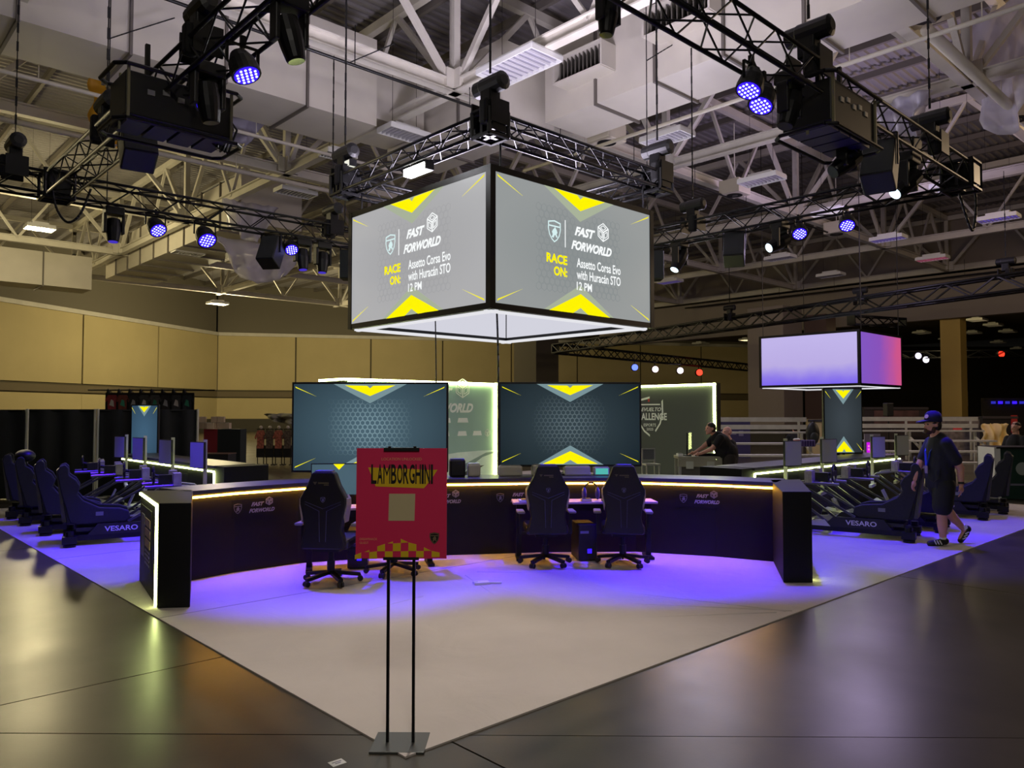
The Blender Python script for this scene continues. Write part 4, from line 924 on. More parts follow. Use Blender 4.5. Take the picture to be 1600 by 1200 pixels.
def loudspeaker(p, label, rz, tilt, front=None, sc=1.0):
    t = thing('loudspeaker', label, 'loudspeaker', p, rz, 'hanging loudspeakers')
    c_ = MB().box((0, 0, 0), (.42*sc, .40*sc, .66*sc)).build('cabinet', BLACKP, t, (0, 0, -.42*sc), (tilt, 0, 0), bevel=.02)
    MB().box((0, -.205*sc, 0), (.39*sc, .012, .62*sc)).build('grille', front or M('speaker_grille', (46, 50, 50), .7), c_)
    m = MB()
    for s in (-1, 1): m.bar((s*.23*sc, 0, -.42*sc), (s*.23*sc, 0, .02), .02, .05)
    m.bar((-.23*sc, 0, .02), (.23*sc, 0, .02), .05, .02).build('bracket', BLACK, t)
loudspeaker(on_b(421, hi, -.2), 'hanging loudspeaker left of the two moving heads', R(-10), R(-28), None, .95)
loudspeaker(on_a(1150, hi, -.15), 'hanging loudspeaker on the rear right truss', R(-20), R(-32))
loudspeaker(on_b(1381, lo, -.15), 'large hanging loudspeaker below the right truss', R(-35), R(-30))
loudspeaker(on_a(208, lo, .05), 'hanging loudspeaker with pale striped side at the left', R(35), R(-28), None, 1.0)
loudspeaker(on_b(546, hi, -.2), 'loudspeaker tight against the left edge of the cube', R(0), 0)
loudspeaker(on_a(1022, hi, -.2), 'loudspeaker tight against the right edge of the cube', R(0), 0)
def rack(p, label, rz):
    t = thing('control_rack', label, 'equipment rack', p, rz, 'hanging control racks')
    MB().box((0, 0, 0), (1.25, .62, .52)).build('crate', M('rack_black', (16, 16, 18), .5), t, bevel=.02)
    for z_ in (-.33, .30):
        m = MB(); w2, d2 = .74, .38
        q = [Vector((-w2, -d2+.1, z_)), Vector((-w2+.1, -d2, z_)), Vector((w2-.1, -d2, z_)), Vector((w2, -d2+.1, z_)), Vector((w2, d2-.1, z_)), Vector((w2-.1, d2, z_)), Vector((-w2+.1, d2, z_)), Vector((-w2, d2-.1, z_))]
        m.path(q+[q[0]], .024, 8).build('guard_rail', BLACK, t)
    for x in (-.45, -.15, .15, .45): MB().box((x, 0, -.285), (.26, .5, .04)).build('module', M('rack_module', (40, 36, 70), .45), t)
    for x in (-.6, .6): MB().box((x, 0, -.02), (.02, .03, .66)).box((x, -.32, 0), (.03, .03, .6)).build('upright', M('rack_edge', (120, 116, 90), .4), t)
    m = MB()
    for k in range(5): m.box((-.35+.17*k, -.318, .05+.04*(k % 2)), (.08, .012, .06))
    m.build('connector', ALU, t)
    for s in (-1, 1): MB().bar((s*.3, 0, .26), (s*.3, 0, .75), .05, .05).build('hanger_post', BLACK, t)
    p_ = MB(); rnd = random.Random(3)
    for k in range(5):
        x0 = .45+.05*k; p_.path([Vector((x0, -.1+.05*k, .25)), Vector((x0+.12, -.1, -.05)), Vector((x0+.05, -.15+.04*k, -.35)), Vector((x0-.1, -.05, -.2))], .014, 5)
    p_.build('cable_bundle', BLACKP, t)
rack(on_a(262, lo, -.32), 'hanging black control rack on the left truss', UA); rack(on_b(1303, lo, -.3), 'hanging black control rack on the right truss', UA)
# flood lamp on the cube truss
fp = AB(ia, 6.45, IZ-.22); ft = thing('flood_lamp', 'glaring white flood lamp on the cube truss', 'stage light', fp, UA+R(90))
MB().box((0, 0, 0), (.6, .16, .14)).build('housing', BLACK, ft); MB().box((0, .084, -.02), (.55, .01, .11)).box((0, 0, -.074), (.55, .13, .006)).build('lens', M('flood_glare', (255, 255, 250), emit=10), ft); MB().box((0, 0, .12), (.05, .05, .14)).build('bracket', BLACK, ft)
f2 = AB(ia, 8.5, IZ+.35); ft = thing('flood_lamp', 'small dim flood lamp at the left cube corner', 'stage light', f2, UA+R(90)); MB().box((0, 0, 0), (.25, .14, .12)).build('housing', BLACK, ft); MB().box((0, .075, -.01), (.22, .006, .1)).box((0, 0, -.064), (.22, .11, .006)).build('lens', M('flood_dim', (230, 230, 215), emit=1.1), ft)
# cables looping between trusses
def cable(pts, r, label):
    o = MB(); q = smooth_poly([tuple(p) for p in pts], 6) if False else None
    P = [Vector(p) for p in pts]; out = []
    for i_ in range(len(P)-1):
        p0, p1, p2, p3 = P[max(0, i_-1)], P[i_], P[i_+1], P[min(len(P)-1, i_+2)]
        for k in range(6):
            s = k/6; out.append(.5*((2*p1)+(p2-p0)*s+(2*p0-5*p1+4*p2-p3)*s*s+(3*p1-p0-3*p2+p3)*s**3))
    out.append(P[-1]); o.path(out, r, 6)
    return tag(o.build('power_cable', BLACKP, None, (0, 0, 0), (0, 0, 0), smooth=True), label, 'cable', 'black cables hung from the trusses')
cable([PD(80, 285, 13.1), PD(88, 325, 13.1), PD(105, 347, 13.1), PD(125, 335, 13.1), PD(142, 295, 13.1)], .022, 'black cable loop hanging under the left truss corner')
cable([AB(12.2, 1.0, TR_Z+.3), AB(12.5, .9, TR_Z-.2), AB(12.3, .9, TR_Z-.9), AB(12.0, 1.0, TR_Z-.3)], .022, 'black cable loop at the right truss corner')
cable([PD(776, 480, 15.5), PD(778, 540, 15.5), PD(779, 640, 15.5)], .02, 'dark cable dropping from the cube beside the banner')
cable([PD(680, 487, 14.6), PD(681, 545, 14.6), PD(682, 640, 14.6)], .012, 'thin cable dropping from the cube behind the left television')
for x, y, lb in ((172, 60, 'thin drop chain left of the control rack'), (541, 100, 'thin drop chain over the left rear truss'), (1010, 95, 'thin drop chain in front of the right duct')):
    p = PZ(x, y, 9.6); n = Vector((p.x, p.y, 6.0))
    cable([p+Vector((0, 0, 2.5)), p, n+Vector((0, 0, 1.5)), n], .012, lb); cable([p, p+U*.5+Vector((0, 0, .35)), p+U*1.3+Vector((0, 0, .9))], .014, lb+', sling side')
# far coloured spots
for x, y, c_, lb in ((992, 574, (90, 110, 255), 'blue spot lamp'), (1024, 577, (255, 225, 240), 'left white spot lamp'), (1063, 579, (255, 230, 245), 'right white spot lamp'), (1093, 582, (255, 60, 40), 'red spot lamp'), (1447, 562, (245, 235, 255), 'white spot lamp near the second cube'), (1435, 556, (200, 190, 220), 'small white spot lamp near the second cube'), (1499, 559, (255, 60, 20), 'orange-red spot lamp'), (1565, 553, (255, 50, 30), 'bright red spot lamp')):
    if x < 1200: # hang on the receding far truss
        e = PZ(1178, 575, 6.0)-A2; k_ = (x-800)/F; s_ = (k_*A2.y-A2.x)/(e.x-k_*e.y); p = PD(x, y, A2.y+e.y*s_)
    else: p = PD(x, y, PZ(1400+(x-1400)*1.0, 554, 6.0).y)
    sc = p.y/F*5.5;  t = thing('spot_lamp', lb+' on the far truss', 'stage light', p, 0, 'far coloured spots')
    sc = p.y/F*5.5; MB().lathe([(.6*sc, 0), (1.0*sc, sc*.6), (1.0*sc, sc*1.4), (.4*sc, sc*1.7)], 14, (0, .02, 0), (0, 1, 0)).build('housing', BLACK, t); MB().lathe([(.9*sc, -.02), (.9*sc, .0)], 14, (0, 0, 0), (0, -1, 0)).build('lens', M('spot_%d' % x, c_, emit=2.6), t)
    MB().box((0, sc, (6.0-p.z)/2), (.2*sc, .3*sc, max(.3, 6.2-p.z))).build('bracket', BLACK, t)

# ================================================================== BACKGROUND OF THE BOOTH
# ---- back walls with LED edges
BW = M('banner_teal', (158, 190, 186), .6, var=.08, scale=.8); BG2 = M('banner_grey', (74, 78, 82), .7)
def lit_wall(label, p0, rz, L_, h, mat):
    t = thing('backdrop_wall', label, 'backdrop', p0, rz)
    MB().box((L_/2, .09, h/2), (L_, .16, h)).build('core', MATTE, t); f = MB().box((0, 0, 0), (L_-.1, .012, h-.08)).build('banner', mat, t, (L_/2, -.004, h/2))
    MB().box((L_/2, -.03, h-.03), (L_, .04, .045)).box((L_-.03, -.03, h/2), (.045, .04, h)).build('led_strip', LEDG, t)
    return t, f
p0 = PZ(539, 591, 2.4); p0.z = .011; p1 = p0+U*3.81
bwl, f = lit_wall('teal banner wall with draped car picture behind the televisions', p0, UA, 3.81, 2.4, BW)
lw = 1.35
ff_logo(f, .56, .80, lw, SWHITE if False else M('banner_white', (240, 244, 244), .6), -.012)
BWH = MATS['banner_white']
for (x, z, w2) in ((.4, .33, .22), (.8, .33, .3), (.4, .05, .18), (.8, .05, .26), (1.22, .05, .26)): flat([[(x, z), (x+w2, z), (x+w2*.9, z+.1), (x+.03, z+.1)]], 'sponsor_mark', BWH, f, -.010)
hexcube(f, 1.64, .1, .16, BWH, -.010, 'sponsor_mark')
car = [(-2.0, -1.12), (2.03, -1.12), (2.03, -.28), (1.6, -.28), (.9, -.30), (.2, -.36), (-.4, -.55), (-1.2, -.8), (-2.0, -.95)]
flat([[(x*.905, z) for x, z in car]], 'car_picture', M('cloth_pale', (222, 238, 236), .7, var=.12, scale=2), f, -.008); flat([[(.95, -.78), (1.15, -.62), (1.55, -.60), (1.35, -.68), (1.42, -.76), (1.2, -.74), (1.05, -.88)]], 'mirror_picture', M('mirror_dark', (50, 58, 56), .6), f, -.014)
flat([[(.25, -1.1), (1.0, -.55), (1.6, -.33), (2.0, -.30), (1.5, -.42), (.9, -.75)]], 'fold_picture', M('fold_grey', (142, 164, 162), .7), f, -.011)
MB().box((-.02, .45, 1.2), (.05, .9, 2.4)).build('return_panel', MATTE, bwl); MB().box((-.03, .45, 2.37), (.05, .9, .045)).build('led_strip', LEDG, bwl)
pr1 = PZ(1119, 599, 2.4); pr1.z = .011; L2 = 3.3
bwr, f = lit_wall('charcoal banner wall with white shield logo behind the crew table', pr1+V*L2, UA-R(90), L2, 2.4, BG2)
sx = -.02 if False else L2/2-1.8; SH = .95
o_ = shield_poly(0, 0, SH); i_ = shield_poly(0, 0, SH, .9)
lg = MB()
for k in range(len(o_)):
    jn = (k+1) % len(o_)
    if k in (3, 7): continue
    lg.plate([(sx+o_[k][0], .45+o_[k][1]), (sx+o_[jn][0], .45+o_[jn][1]), (sx+i_[jn][0], .45+i_[jn][1]), (sx+i_[k][0], .45+i_[k][1])], -.016, -.010)
lg.plate([(sx-.3, .72), (sx+.3, .72), (sx+.3, .75), (sx-.3, .75)], -.016, -.01); lg.build('shield_outline', BWH, f)
text('REVUELTO', BWH, f, (sx, -.012, .62), FR, .09, .66, .3, .02); text('CHALLENGE', BWH, f, (sx, -.012, .45), FR, .17, .98, 0, .03); text('ESPORTS', BWH, f, (sx, -.012, .25), FR, .07, .36, 0, .01); text('2025', BWH, f, (sx, -.012, .15), FR, .06, .2, 0, .01)
flat([[(sx-.05, .8), (sx+.0, .8), (sx+.0, .88), (sx-.05, .88)]], 'flag_print', M('flag_red', (190, 60, 60), .6), f, -.012)

# ---- crew desk, stool, monitor
dk = thing('crew_table', 'folding crew table with metal legs before the charcoal banner', 'table', PD(1090, 745, 15.2).xy.to_3d(), R(-3))
MB().box((0, 0, .88), (.84, .55, .05)).box((0, -.26, .78), (.84, .03, .14)).build('table_top', M('case_metal', (168, 166, 146), .4, .4), dk)
for s in (-1, 1):
    for q in (-1, 1): MB().box((s*.38, q*.23, .43), (.05, .05, .85)).build('leg', ALU, dk)
    MB().box((s*.2, -.285, .74), (.14, .02, .14)).build('label_plate', M('label_pale', (190, 196, 180), .5), dk)
    MB().box((0, s*.23, .3), (.74, .03, .04)).build('stretcher', ALU, dk)
MB().box((0, -.05, .45), (.7, .3, .5)).build('case', M('case_grey', (92, 90, 84), .6), dk)
p = PD(1078, 712, 15.2); monitor(Vector((p.x, p.y, .905)), R(70), 'thin pale monitor seen edge-on on the crew table', .5, .34, M('idle_screen', (96, 100, 98), .25), False)
for k, (px, w2) in enumerate(((1062, .1), (1100, .3), (1113, .12))):
    p = PD(px, 712, 15.12); small_box(Vector((p.x, p.y, .905)), (w2, .18, .05), .2*k, 'mixer_box', ('small white adapter on the crew table left end', 'black mixing console under the leaning man hands', 'small dark box on the crew table right end')[k], 'equipment', (WHITE, BLACKP, BLACKP)[k])
stl = thing('metal_chair', 'pale metal-framed chair left of the crew table', 'chair', PD(1017, 745, 15.3).xy.to_3d(), R(10))
for s in (-1, 1):
    MB().box((s*.13, -.13, .36), (.025, .025, .72)).build('leg', ALU, stl); MB().box((s*.13, .13, .52), (.025, .025, 1.04)).build('leg', ALU, stl)
MB().box((0, 0, .73), (.30, .30, .03)).build('seat', ALU, stl); MB().box((0, .13, 1.03), (.27, .025, .025)).box((0, .13, .80), (.27, .02, .02)).build('back_rail', ALU, stl); MB().box((0, .135, .92), (.24, .01, .2)).build('back_panel', M('chair_back_grey', (88, 90, 92), .6), stl)
for z_ in (.25, .5): MB().box((0, -.13, z_), (.26, .02, .02)).build('rung', ALU, stl)
fc = thing('flight_case', 'grey flight case with pale edges right of the crew', 'case', PD(1165, 745, 13.8).xy.to_3d(), R(-2)); MB().box((0, 0, .32), (.5, .4, .62)).build('body', M('case_grey', (92, 90, 84), .6), fc)
m = MB()
for s in (-1, 1):
    m.box((s*.25, -.2, .32), (.02, .02, .64)); m.box((0, -.2, .32+s*.31), (.5, .02, .02)); m.box((s*.25, 0, .63), (.02, .4, .02))
m.build('edge_trim', ALU, fc)

# ---- bleachers
BLE = M('bleacher_metal', (208, 206, 194), .45, .15, var=.08)
def bleacher(label, p, rz, L_, rows=4):
    t = thing('bleacher', label, 'bleacher', p, rz, 'aluminium bleachers')
    for r_ in range(rows):
        y_ = r_*.62; z_ = .42+.27*r_
        MB().box((L_/2, y_, z_), (L_, .25, .045)).build('seat_plank', BLE, t)
        if r_: MB().box((L_/2, y_-.3, z_-.27), (L_, .25, .035)).build('foot_plank', BLE, t)
    for k in range(int(L_/1.6)+1):
        x = .2+k*(L_-.4)/int(L_/1.6)
        for r_ in range(rows): MB().box((x, r_*.62, (.42+.27*r_)/2), (.06, .06, .40+.27*r_)).build('upright', BLE, t)
        MB().bar((x, -.1, .1), (x, (rows-1)*.62, .25+.27*(rows-1)), .05, .05).build('stringer', BLE, t)
        MB().box((x, (rows-1)*.62+.2, 1.0), (.05, .05, 2*.62)).build('rail_post', BLE, t)
    for z_ in (1.42, 1.62): MB().box((L_/2, (rows-1)*.62+.2, z_-.05), (L_, .04, .12)).build('back_rail', BLE, t)
    return t
pL = PD(1140, 745, 18.5); bleacher('aluminium bleachers left of the portrait screen', Vector((pL.x, pL.y, 0)), R(-1), 2.35*1.1, 4)
pR = PD(1352, 745, 20.5); bleacher('long aluminium bleachers behind the walking man', Vector((pR.x, pR.y, 0)), R(-2), 4.1, 4)
# things on and around the bleachers
bp = thing('backpack', 'dark rounded backpack standing on the left bleachers', 'backpack', PD(1270, 690, 19.6), 0)
MB().ball((0, 0, .2), .22, 12, (.8, .6, 1.35)).build('body', BLACKP, bp, smooth=True); MB().ball((0, -.12, .12), .12, 10, (.9, .5, 1)).build('pocket', M('pack_grey', (46, 50, 48), .7), bp, smooth=True); MB().path([Vector((-.05, 0, .46)), Vector((-.04, 0, .53)), Vector((.04, 0, .53)), Vector((.05, 0, .46))], .012).build('handle', BLACKP, bp)
b2 = thing('striped_bag', 'violet striped bag on the left bleachers bench', 'bag', PD(1262, 697, 19.0), 0); MB().box((0, 0, .07), (.34, .2, .16)).build('body', M('bag_violet', (58, 44, 110), .6), b2, bevel=.03)
for k in range(5): MB().box((-.13+.065*k, -.102, .07), (.012, .006, .14)).build('stripe', M('bag_stripe', (150, 130, 200), .6), b2)
b3 = thing('drink_cup', 'pink and white cup on the left bleachers bench', 'cup', PD(1245, 700, 18.9), 0); MB().lathe([(.05, 0), (.08, .2)], 14).build('body', M('cup_pink', (226, 130, 140), .5), b3); MB().lathe([(.084, .2), (.084, .22), (.05, .235)], 14).build('lid', WHITE, b3)
sg2 = thing('neon_panel', 'glowing magenta panel beside the portrait screen', 'sign', PD(1364, 708, 16.5), 0); MB().box((0, .02, .2), (.34, .03, .42)).build('panel', M('panel_grey', (150, 140, 160), .5), sg2); MB().box((0, .03, -sg2.location.z/2), (.06, .03, sg2.location.z)).build('post', BLACK, sg2); MB().box((.02, 0, .12), (.30, .01, .22)).build('glow', M('magenta_glow', (205, 20, 230), emit=1.0), sg2)
flat([[(x, z), (x+.035, z), (x+.035, z+.04), (x, z+.04)] for x in (-.11, -.06, -.01) for z in (.06, .13)], 'glow_print', M('pink_glow', (255, 130, 200), emit=1.1), sg2, -.008)

# ---- left background: drapes, merch, boxes, racks
DR = M('black_drape', (26, 28, 29), .9, var=.1, scale=3)
def drape(label, p0, p1, h, seed):
    p0, p1 = Vector(p0), Vector(p1); d = p1-p0; L_ = d.length; t = thing('pipe_and_drape', label, 'curtain', p0, math.atan2(d.y, d.x), 'black drape runs')
    n = int(L_/.04); rnd = random.Random(seed); ph = 0; vs_ = []
    for i_ in range(n+1):
        ph += .35+.35*rnd.random(); x = L_*i_/n; y_ = .06*math.sin(ph)
        vs_ += [(x, y_*.5, h), (x, y_*1.0, h*.5), (x, y_*1.2, .02)]
    o = MB().add(vs_, [(3*i_+k, 3*i_+k+1, 3*i_+k+4, 3*i_+k+3) for i_ in range(n) for k in (0, 1)]).build('drape_cloth', DR, t, smooth=True)
    so = o.modifiers.new('thick', 'SOLIDIFY'); so.thickness = .012
    MB().tube((0, .02, h-.01), (L_, .02, h-.01), .025, 8).build('top_rail', BLACK, t)
    for x in (0, L_): MB().tube((x, .0, 0), (x, .0, h+.02), .026, 8).box((x, 0, .01), (.4, .4, .02)).build('upright_pole', M('pole_white', (205, 202, 190), .4, .2), t)
e0 = Vector((-16, 15.0, 0)); e1 = PD(41, 645, 15.7); e2 = PD(151, 645, 16.1); e3 = PD(309, 645, 16.9)
for e in (e1, e2, e3): e.z = 0
drape('black drape run at the far left edge', e0, e1, 1.8, 1); drape('black drape run between the two pale poles', e1+Vector((.03, 0, 0)), e2-Vector((.03, 0, 0)), 1.81, 2); drape('black drape run behind the portrait television', e2+Vector((.03, 0, 0)), e3, 1.81, 3)
mw = thing('merch_wall', 'black display wall hung with printed shirts above the drapes', 'display', PD(233, 645, 23).xy.to_3d(), R(2))
MB().box((0, .05, 1.2), (2.6, .06, 2.3)).build('panel', BLACKP, mw)
for k in range(8):
    c_ = [(150, 52, 60), (120, 60, 50), (40, 40, 42), (72, 70, 72), (90, 88, 90), (52, 50, 54), (66, 66, 70), (46, 52, 60)][k]
    s_ = MB().plate([(-.12, -.25), (.12, -.25), (.12, .12), (.17, .04), (.2, .1), (.12, .25), (-.12, .25), (-.2, .1), (-.17, .04), (-.12, .12)], -.012, .0).build('printed_shirt', M('shirt_%d' % k, c_, .8, var=.3, scale=9), mw, (-1.1+.315*k, .01, 2.03))
    flat([[(-.07, -.05), (.07, -.1), (.05, .08), (-.02, .12)]], 'shirt_print', M('shirt_print_%d' % (k % 3), [(206, 200, 196), (60, 150, 120), (170, 170, 176)][k % 3], .7), s_, -.014)
    MB().tube((-1.1+.315*k, 0, 2.35), (-1.1+.315*k, -.25, 2.45), .012, 5).lathe([(.03, 0), (.06, .12)], 8, (-1.1+.315*k, -.25, 2.45), (0, .3, -1)).build('display_spot', BLACK, mw)
MB().tube((-1.7, -.2, 2.42), (2.0, -.2, 2.42), .02, 6).build('lamp_rail', BLACK, mw)
rk = thing('merch_counter', 'red and black merch counter with round logo', 'counter', PD(337, 645, 19.5).xy.to_3d(), R(-3))
RED = M('panel_red', (140, 36, 44), .6)
MB().box((0, 0, .36), (.88, .5, .72)).build('front_table', M('skirt_black', (38, 36, 38), .8), rk); MB().box((-.28, .55, .68), (.36, .4, 1.3)).build('red_cabinet', RED, rk); MB().box((.2, .55, .68), (.6, .4, 1.3)).build('dark_cabinet', M('cab_dark', (28, 34, 34), .7), rk)
MB().box((0, 0, .725), (.9, .52, .02)).build('table_edge', M('edge_brown', (110, 84, 72), .6), rk)
MB().lathe([(.17, 0), (.17, .006)], 20, (-.2, -.252, .42), (0, -1, 0)).build('round_logo', M('logo_ring', (150, 116, 110), .6), rk); MB().lathe([(.145, 0), (.145, .01)], 20, (-.2, -.252, .42), (0, -1, 0)).build('logo_disc', M('logo_disc', (52, 46, 48), .6), rk)
text('GALLERY', M('logo_ring', (150, 116, 110), .6), rk, (-.2, -.264, .42), FR, .07, .27, 0, .02); MB().box((.25, -.252, .43), (.15, .006, .15)).build('printed_card', M('card_grey', (90, 86, 86), .7), rk)
for k, (x, y_, z_) in enumerate(((316, 662, 0), (324, 662, 0), (336, 660, 0), (346, 660, 0), (355, 664, 0), (336, 650, 1), (346, 650, 1), (317, 651, 1), (334, 670, 2))):
    p = PD(x, y_+7, 20.0); bx = thing('cardboard_carton', 'pale carton in the stack on the merch counter, number %s from left' % ['one', 'two', 'three', 'four', 'five', 'six', 'seven', 'eight', 'nine'][k], 'carton', Vector((p.x, p.y, 1.34+.16*(z_ == 1))), R(3*k-8), 'cartons on the merch counter')
    bx['label'] = 'pale carton on the merch counter, '+['leftmost of the lower row', 'second of the lower row', 'middle of the lower row', 'fourth of the lower row', 'rightmost of the lower row', 'middle one of the upper row', 'right one of the upper row', 'left one of the upper row', 'standing in front of the stack'][k]
    if z_ == 2: bx.location.y -= .22
    MB().box((0, 0, .075), (.155, .2, .148)).build('box', M('carton', (190, 168, 140), .8, var=.1), bx); MB().box((0, 0, .15), (.03, .2, .004)).build('tape', WHITE, bx)
for k in range(4):
    p = PD(408+14*k, 645, 26); cr = thing('clothes_rack', ['leftmost rack of patterned shirts on dark stands', 'second rack of patterned shirts', 'third rack of patterned shirts', 'rack of shirts nearest the big television'][k], 'clothes rack', Vector((p.x, p.y, 0)), R(4), 'clothes racks by the wall')
    for s in (-1, 1): MB().box((s*.1, 0, .6), (.025, .025, 1.2)).box((s*.1, 0, .015), (.03, .4, .03)).build('post', BLACK, cr)
    MB().box((0, 0, 1.2), (.26, .025, .025)).build('rail', BLACK, cr)
    MB().plate([(-.11, .55), (.11, .55), (.11, .98), (.17, .86), (.19, .93), (.1, 1.16), (-.1, 1.16), (-.19, .93), (-.17, .86), (-.11, .98)], -.06, .02).build('shirt', M('pattern_shirt_%d' % (k % 2), [(170, 96, 76), (96, 82, 70)][k % 2], .9, var=.6, scale=16), cr)
    MB().ball((0, 0, 1.26), .06, 8).build('hanger_top', M('hanger_pale', (190, 180, 160), .6), cr); MB().box((0, .05, .45), (.26, .2, .4)).build('shelf_box', BLACKP, cr)
cv = plastic(PD(452, 652, 26.5)+Vector((0, 0, .1)), 1.7, .35, R(10), 'pale tarp peak over the clothes racks', M('tarp_pale', (140, 136, 118), .7), 21)

# ---- right background
gc = thing('green_counter', 'dark green counter with white end panel at the right edge', 'counter', PD(1556, 645, 15.6).xy.to_3d(), R(-3))
MB().box((.85, .4, .52), (1.66, .7, 1.02)).build('body', M('green_panel', (22, 54, 44), .5), gc); MB().box((.01, .3, .53), (.12, .6, 1.04)).build('end_panel', WHITE, gc); MB().box((.85, .38, 1.045), (1.72, .8, .03)).build('counter_top', BLACKP, gc)
MB().lathe([(.13, 0), (.13, .006)], 20, (.52, .046, .62), (0, -1, 0)).build('round_emblem', M('emblem_pale', (150, 160, 156), .6), gc); flat([[(.28, .28), (.66, .28), (.66, .32), (.28, .32)]], 'printed_line', PRINTG, gc, .048)
def booth(label, px0, px1, py0, y, mat, extra=None):
    a = PD(px0, py0, y); b = PD(px1, py0, y); t = thing('far_booth_wall', label, 'booth wall', Vector(((a.x+b.x)/2, y, 0)), 0); wd = b.x-a.x
    MB().box((0, .1, a.z/2), (wd, .2, a.z)).build('wall_panel', mat, t); MB().box((0, -.02, a.z-.06), (wd, .05, .1)).build('top_trim', M('trim_dark', (52, 46, 46), .6), t)
    if extra: extra(t, wd, a.z)
    return t
booth('dark photo booth wall left of the walking man', 1350, 1450, 636, 34, M('booth_dark', (46, 36, 34), .7, var=.5, scale=1.2), lambda t, wd, z: (text("It's Charming", PRINTG, t, (.5, -.03, .95), FR, .16, 1.5), MB().box((0, -.02, 1.5), (wd*.7, .02, .7)).build('photo_print', M('photo_brown', (86, 58, 50), .7, var=.5, scale=2), t)))
booth('grey leaf-patterned booth wall right of the cap', 1470, 1535, 651, 32, M('leaf_print', (112, 104, 96), .7, var=.6, scale=4), lambda t, wd, z: MB().box((-.2, -.03, 1.1), (.35, .03, .25)).build('red_label', M('red_label', (190, 60, 56), emit=.35), t))
booth('black booth wall with cream curtain at far right', 1535, 1590, 650, 31, BLACKP, lambda t, wd, z: (text('Gamefi', M('dim_sign', (200, 196, 180), emit=.5), t, (.25, -.03, z-.06), FR, .1, .5), MB().box((.55, -.02, 1.3), (.25, .03, .7)).build('red_panel', M('red_panel', (170, 40, 36), .6), t)))
plastic(PD(1553, 663, 30)+Vector((0, 0, 0)), .95, 1.35, 0, 'cream curtain gathered to one side at far right', M('cream_cloth', (226, 204, 140), .8), 31)
booth('purple banner wall behind the bald crew member', 1120, 1172, 652, 30, M('banner_purple', (52, 46, 84), .7), lambda t, wd, z: (flat([[(-.4, .9), (.1, .9), (.1, .98), (-.4, .98)], [(.2, .85), (.38, .85), (.38, 1.05), (.2, 1.05)]], 'banner_print', PRINTG, t, -.002)))
booth('dark stage wall with blue lamps at upper right', 1535, 1640, 622, 60, M('stage_dark', (40, 34, 36), .8), lambda t, wd, z: [MB().box((-wd*.35+.55*k, -.1, z-.35), (.3, .1, .2)).build('blue_lamp', BLUEL if k % 2 else M('blue_dim', (50, 50, 200), emit=.8), t) for k in range(8)])
booth('low beige service wall behind the portrait screen', 1262, 1284, 655, 33, M('service_beige', (176, 156, 110), .7))
ps = thing('stand_speaker', 'dark loudspeaker on a tall stand behind the right bleachers', 'loudspeaker', PD(1388, 645, 24.6).xy.to_3d(), R(5)); MB().box((0, 0, 1.85), (.22, .25, .42)).build('cabinet', BLACKP, ps, bevel=.02); MB().tube((0, 0, 0), (0, 0, 1.66), .02, 8).build('pole', BLACK, ps)
for k in range(3): MB().bar((0, 0, .6), (.4*math.cos(R(120*k)), .4*math.sin(R(120*k)), .02), .025).build('tripod_leg', BLACK, ps)

# ================================================================== PEOPLE
def remesh(parts, name, mat, parent, vox=.014, smooth_it=6):
    m = MB()
    for p in parts:
        if p[0] == 'c':
            _, a, ra, b, rb = p; a, b = Vector(a), Vector(b); m.tube(a, b, ra, 14, rb); m.ball(a, ra, 12); m.ball(b, rb, 12)
        elif p[0] == 'e': m.ball(p[1], 1.0, 14, p[2])
        elif p[0] == 'b': m.box(p[1], p[2], p[3] if len(p) > 3 else None)
    o = m.build(name, mat, None); md = o.modifiers.new('r', 'REMESH'); md.mode = 'VOXEL'; md.voxel_size = vox; md.use_smooth_shade = True
    sm = o.modifiers.new('s', 'SMOOTH'); sm.iterations = smooth_it; sm.factor = .5
    PEND.append((o, parent)); return o
PEND = []
SKIN = M('skin', (205, 150, 130), .5, var=.05, scale=12); HAIR = M('dark_hair', (36, 28, 24), .7); NAVY = M('navy_cotton', (24, 26, 38), .85, var=.15, scale=14); CLOTHB = M('black_cotton', (19, 19, 22), .85, var=.15, scale=14)
def hand(p, d, nrm_, sc=1.0, curl=.35): # palm at p, fingers along d, nrm_ = palm normal
    p, d, n = Vector(p), Vector(d).normalized(), Vector(nrm_).normalized(); s = d.cross(n).normalized(); out = [('e', p+d*.03*sc, (.032*sc, .032*sc, .045*sc))]
    for k, l in enumerate((.068, .078, .073, .058)):
        b0 = p+d*.055*sc+s*(-.03+.02*k)*sc; k1 = b0+(d+n*curl*.4).normalized()*l*.5*sc; k2 = k1+(d+n*curl*1.6).normalized()*l*.5*sc
        out += [('c', b0, .0092*sc, k1, .0088*sc), ('c', k1, .0088*sc, k2, .0078*sc)]
    t0 = p+d*.01*sc-s*.03*sc; t1 = t0+(d*.6-s*.6+n*.4).normalized()*.04*sc; out += [('c', t0, .012*sc, t1, .010*sc), ('c', t1, .010*sc, t1+(d*.9+n*.3).normalized()*.03*sc, .0085*sc)]
    return out
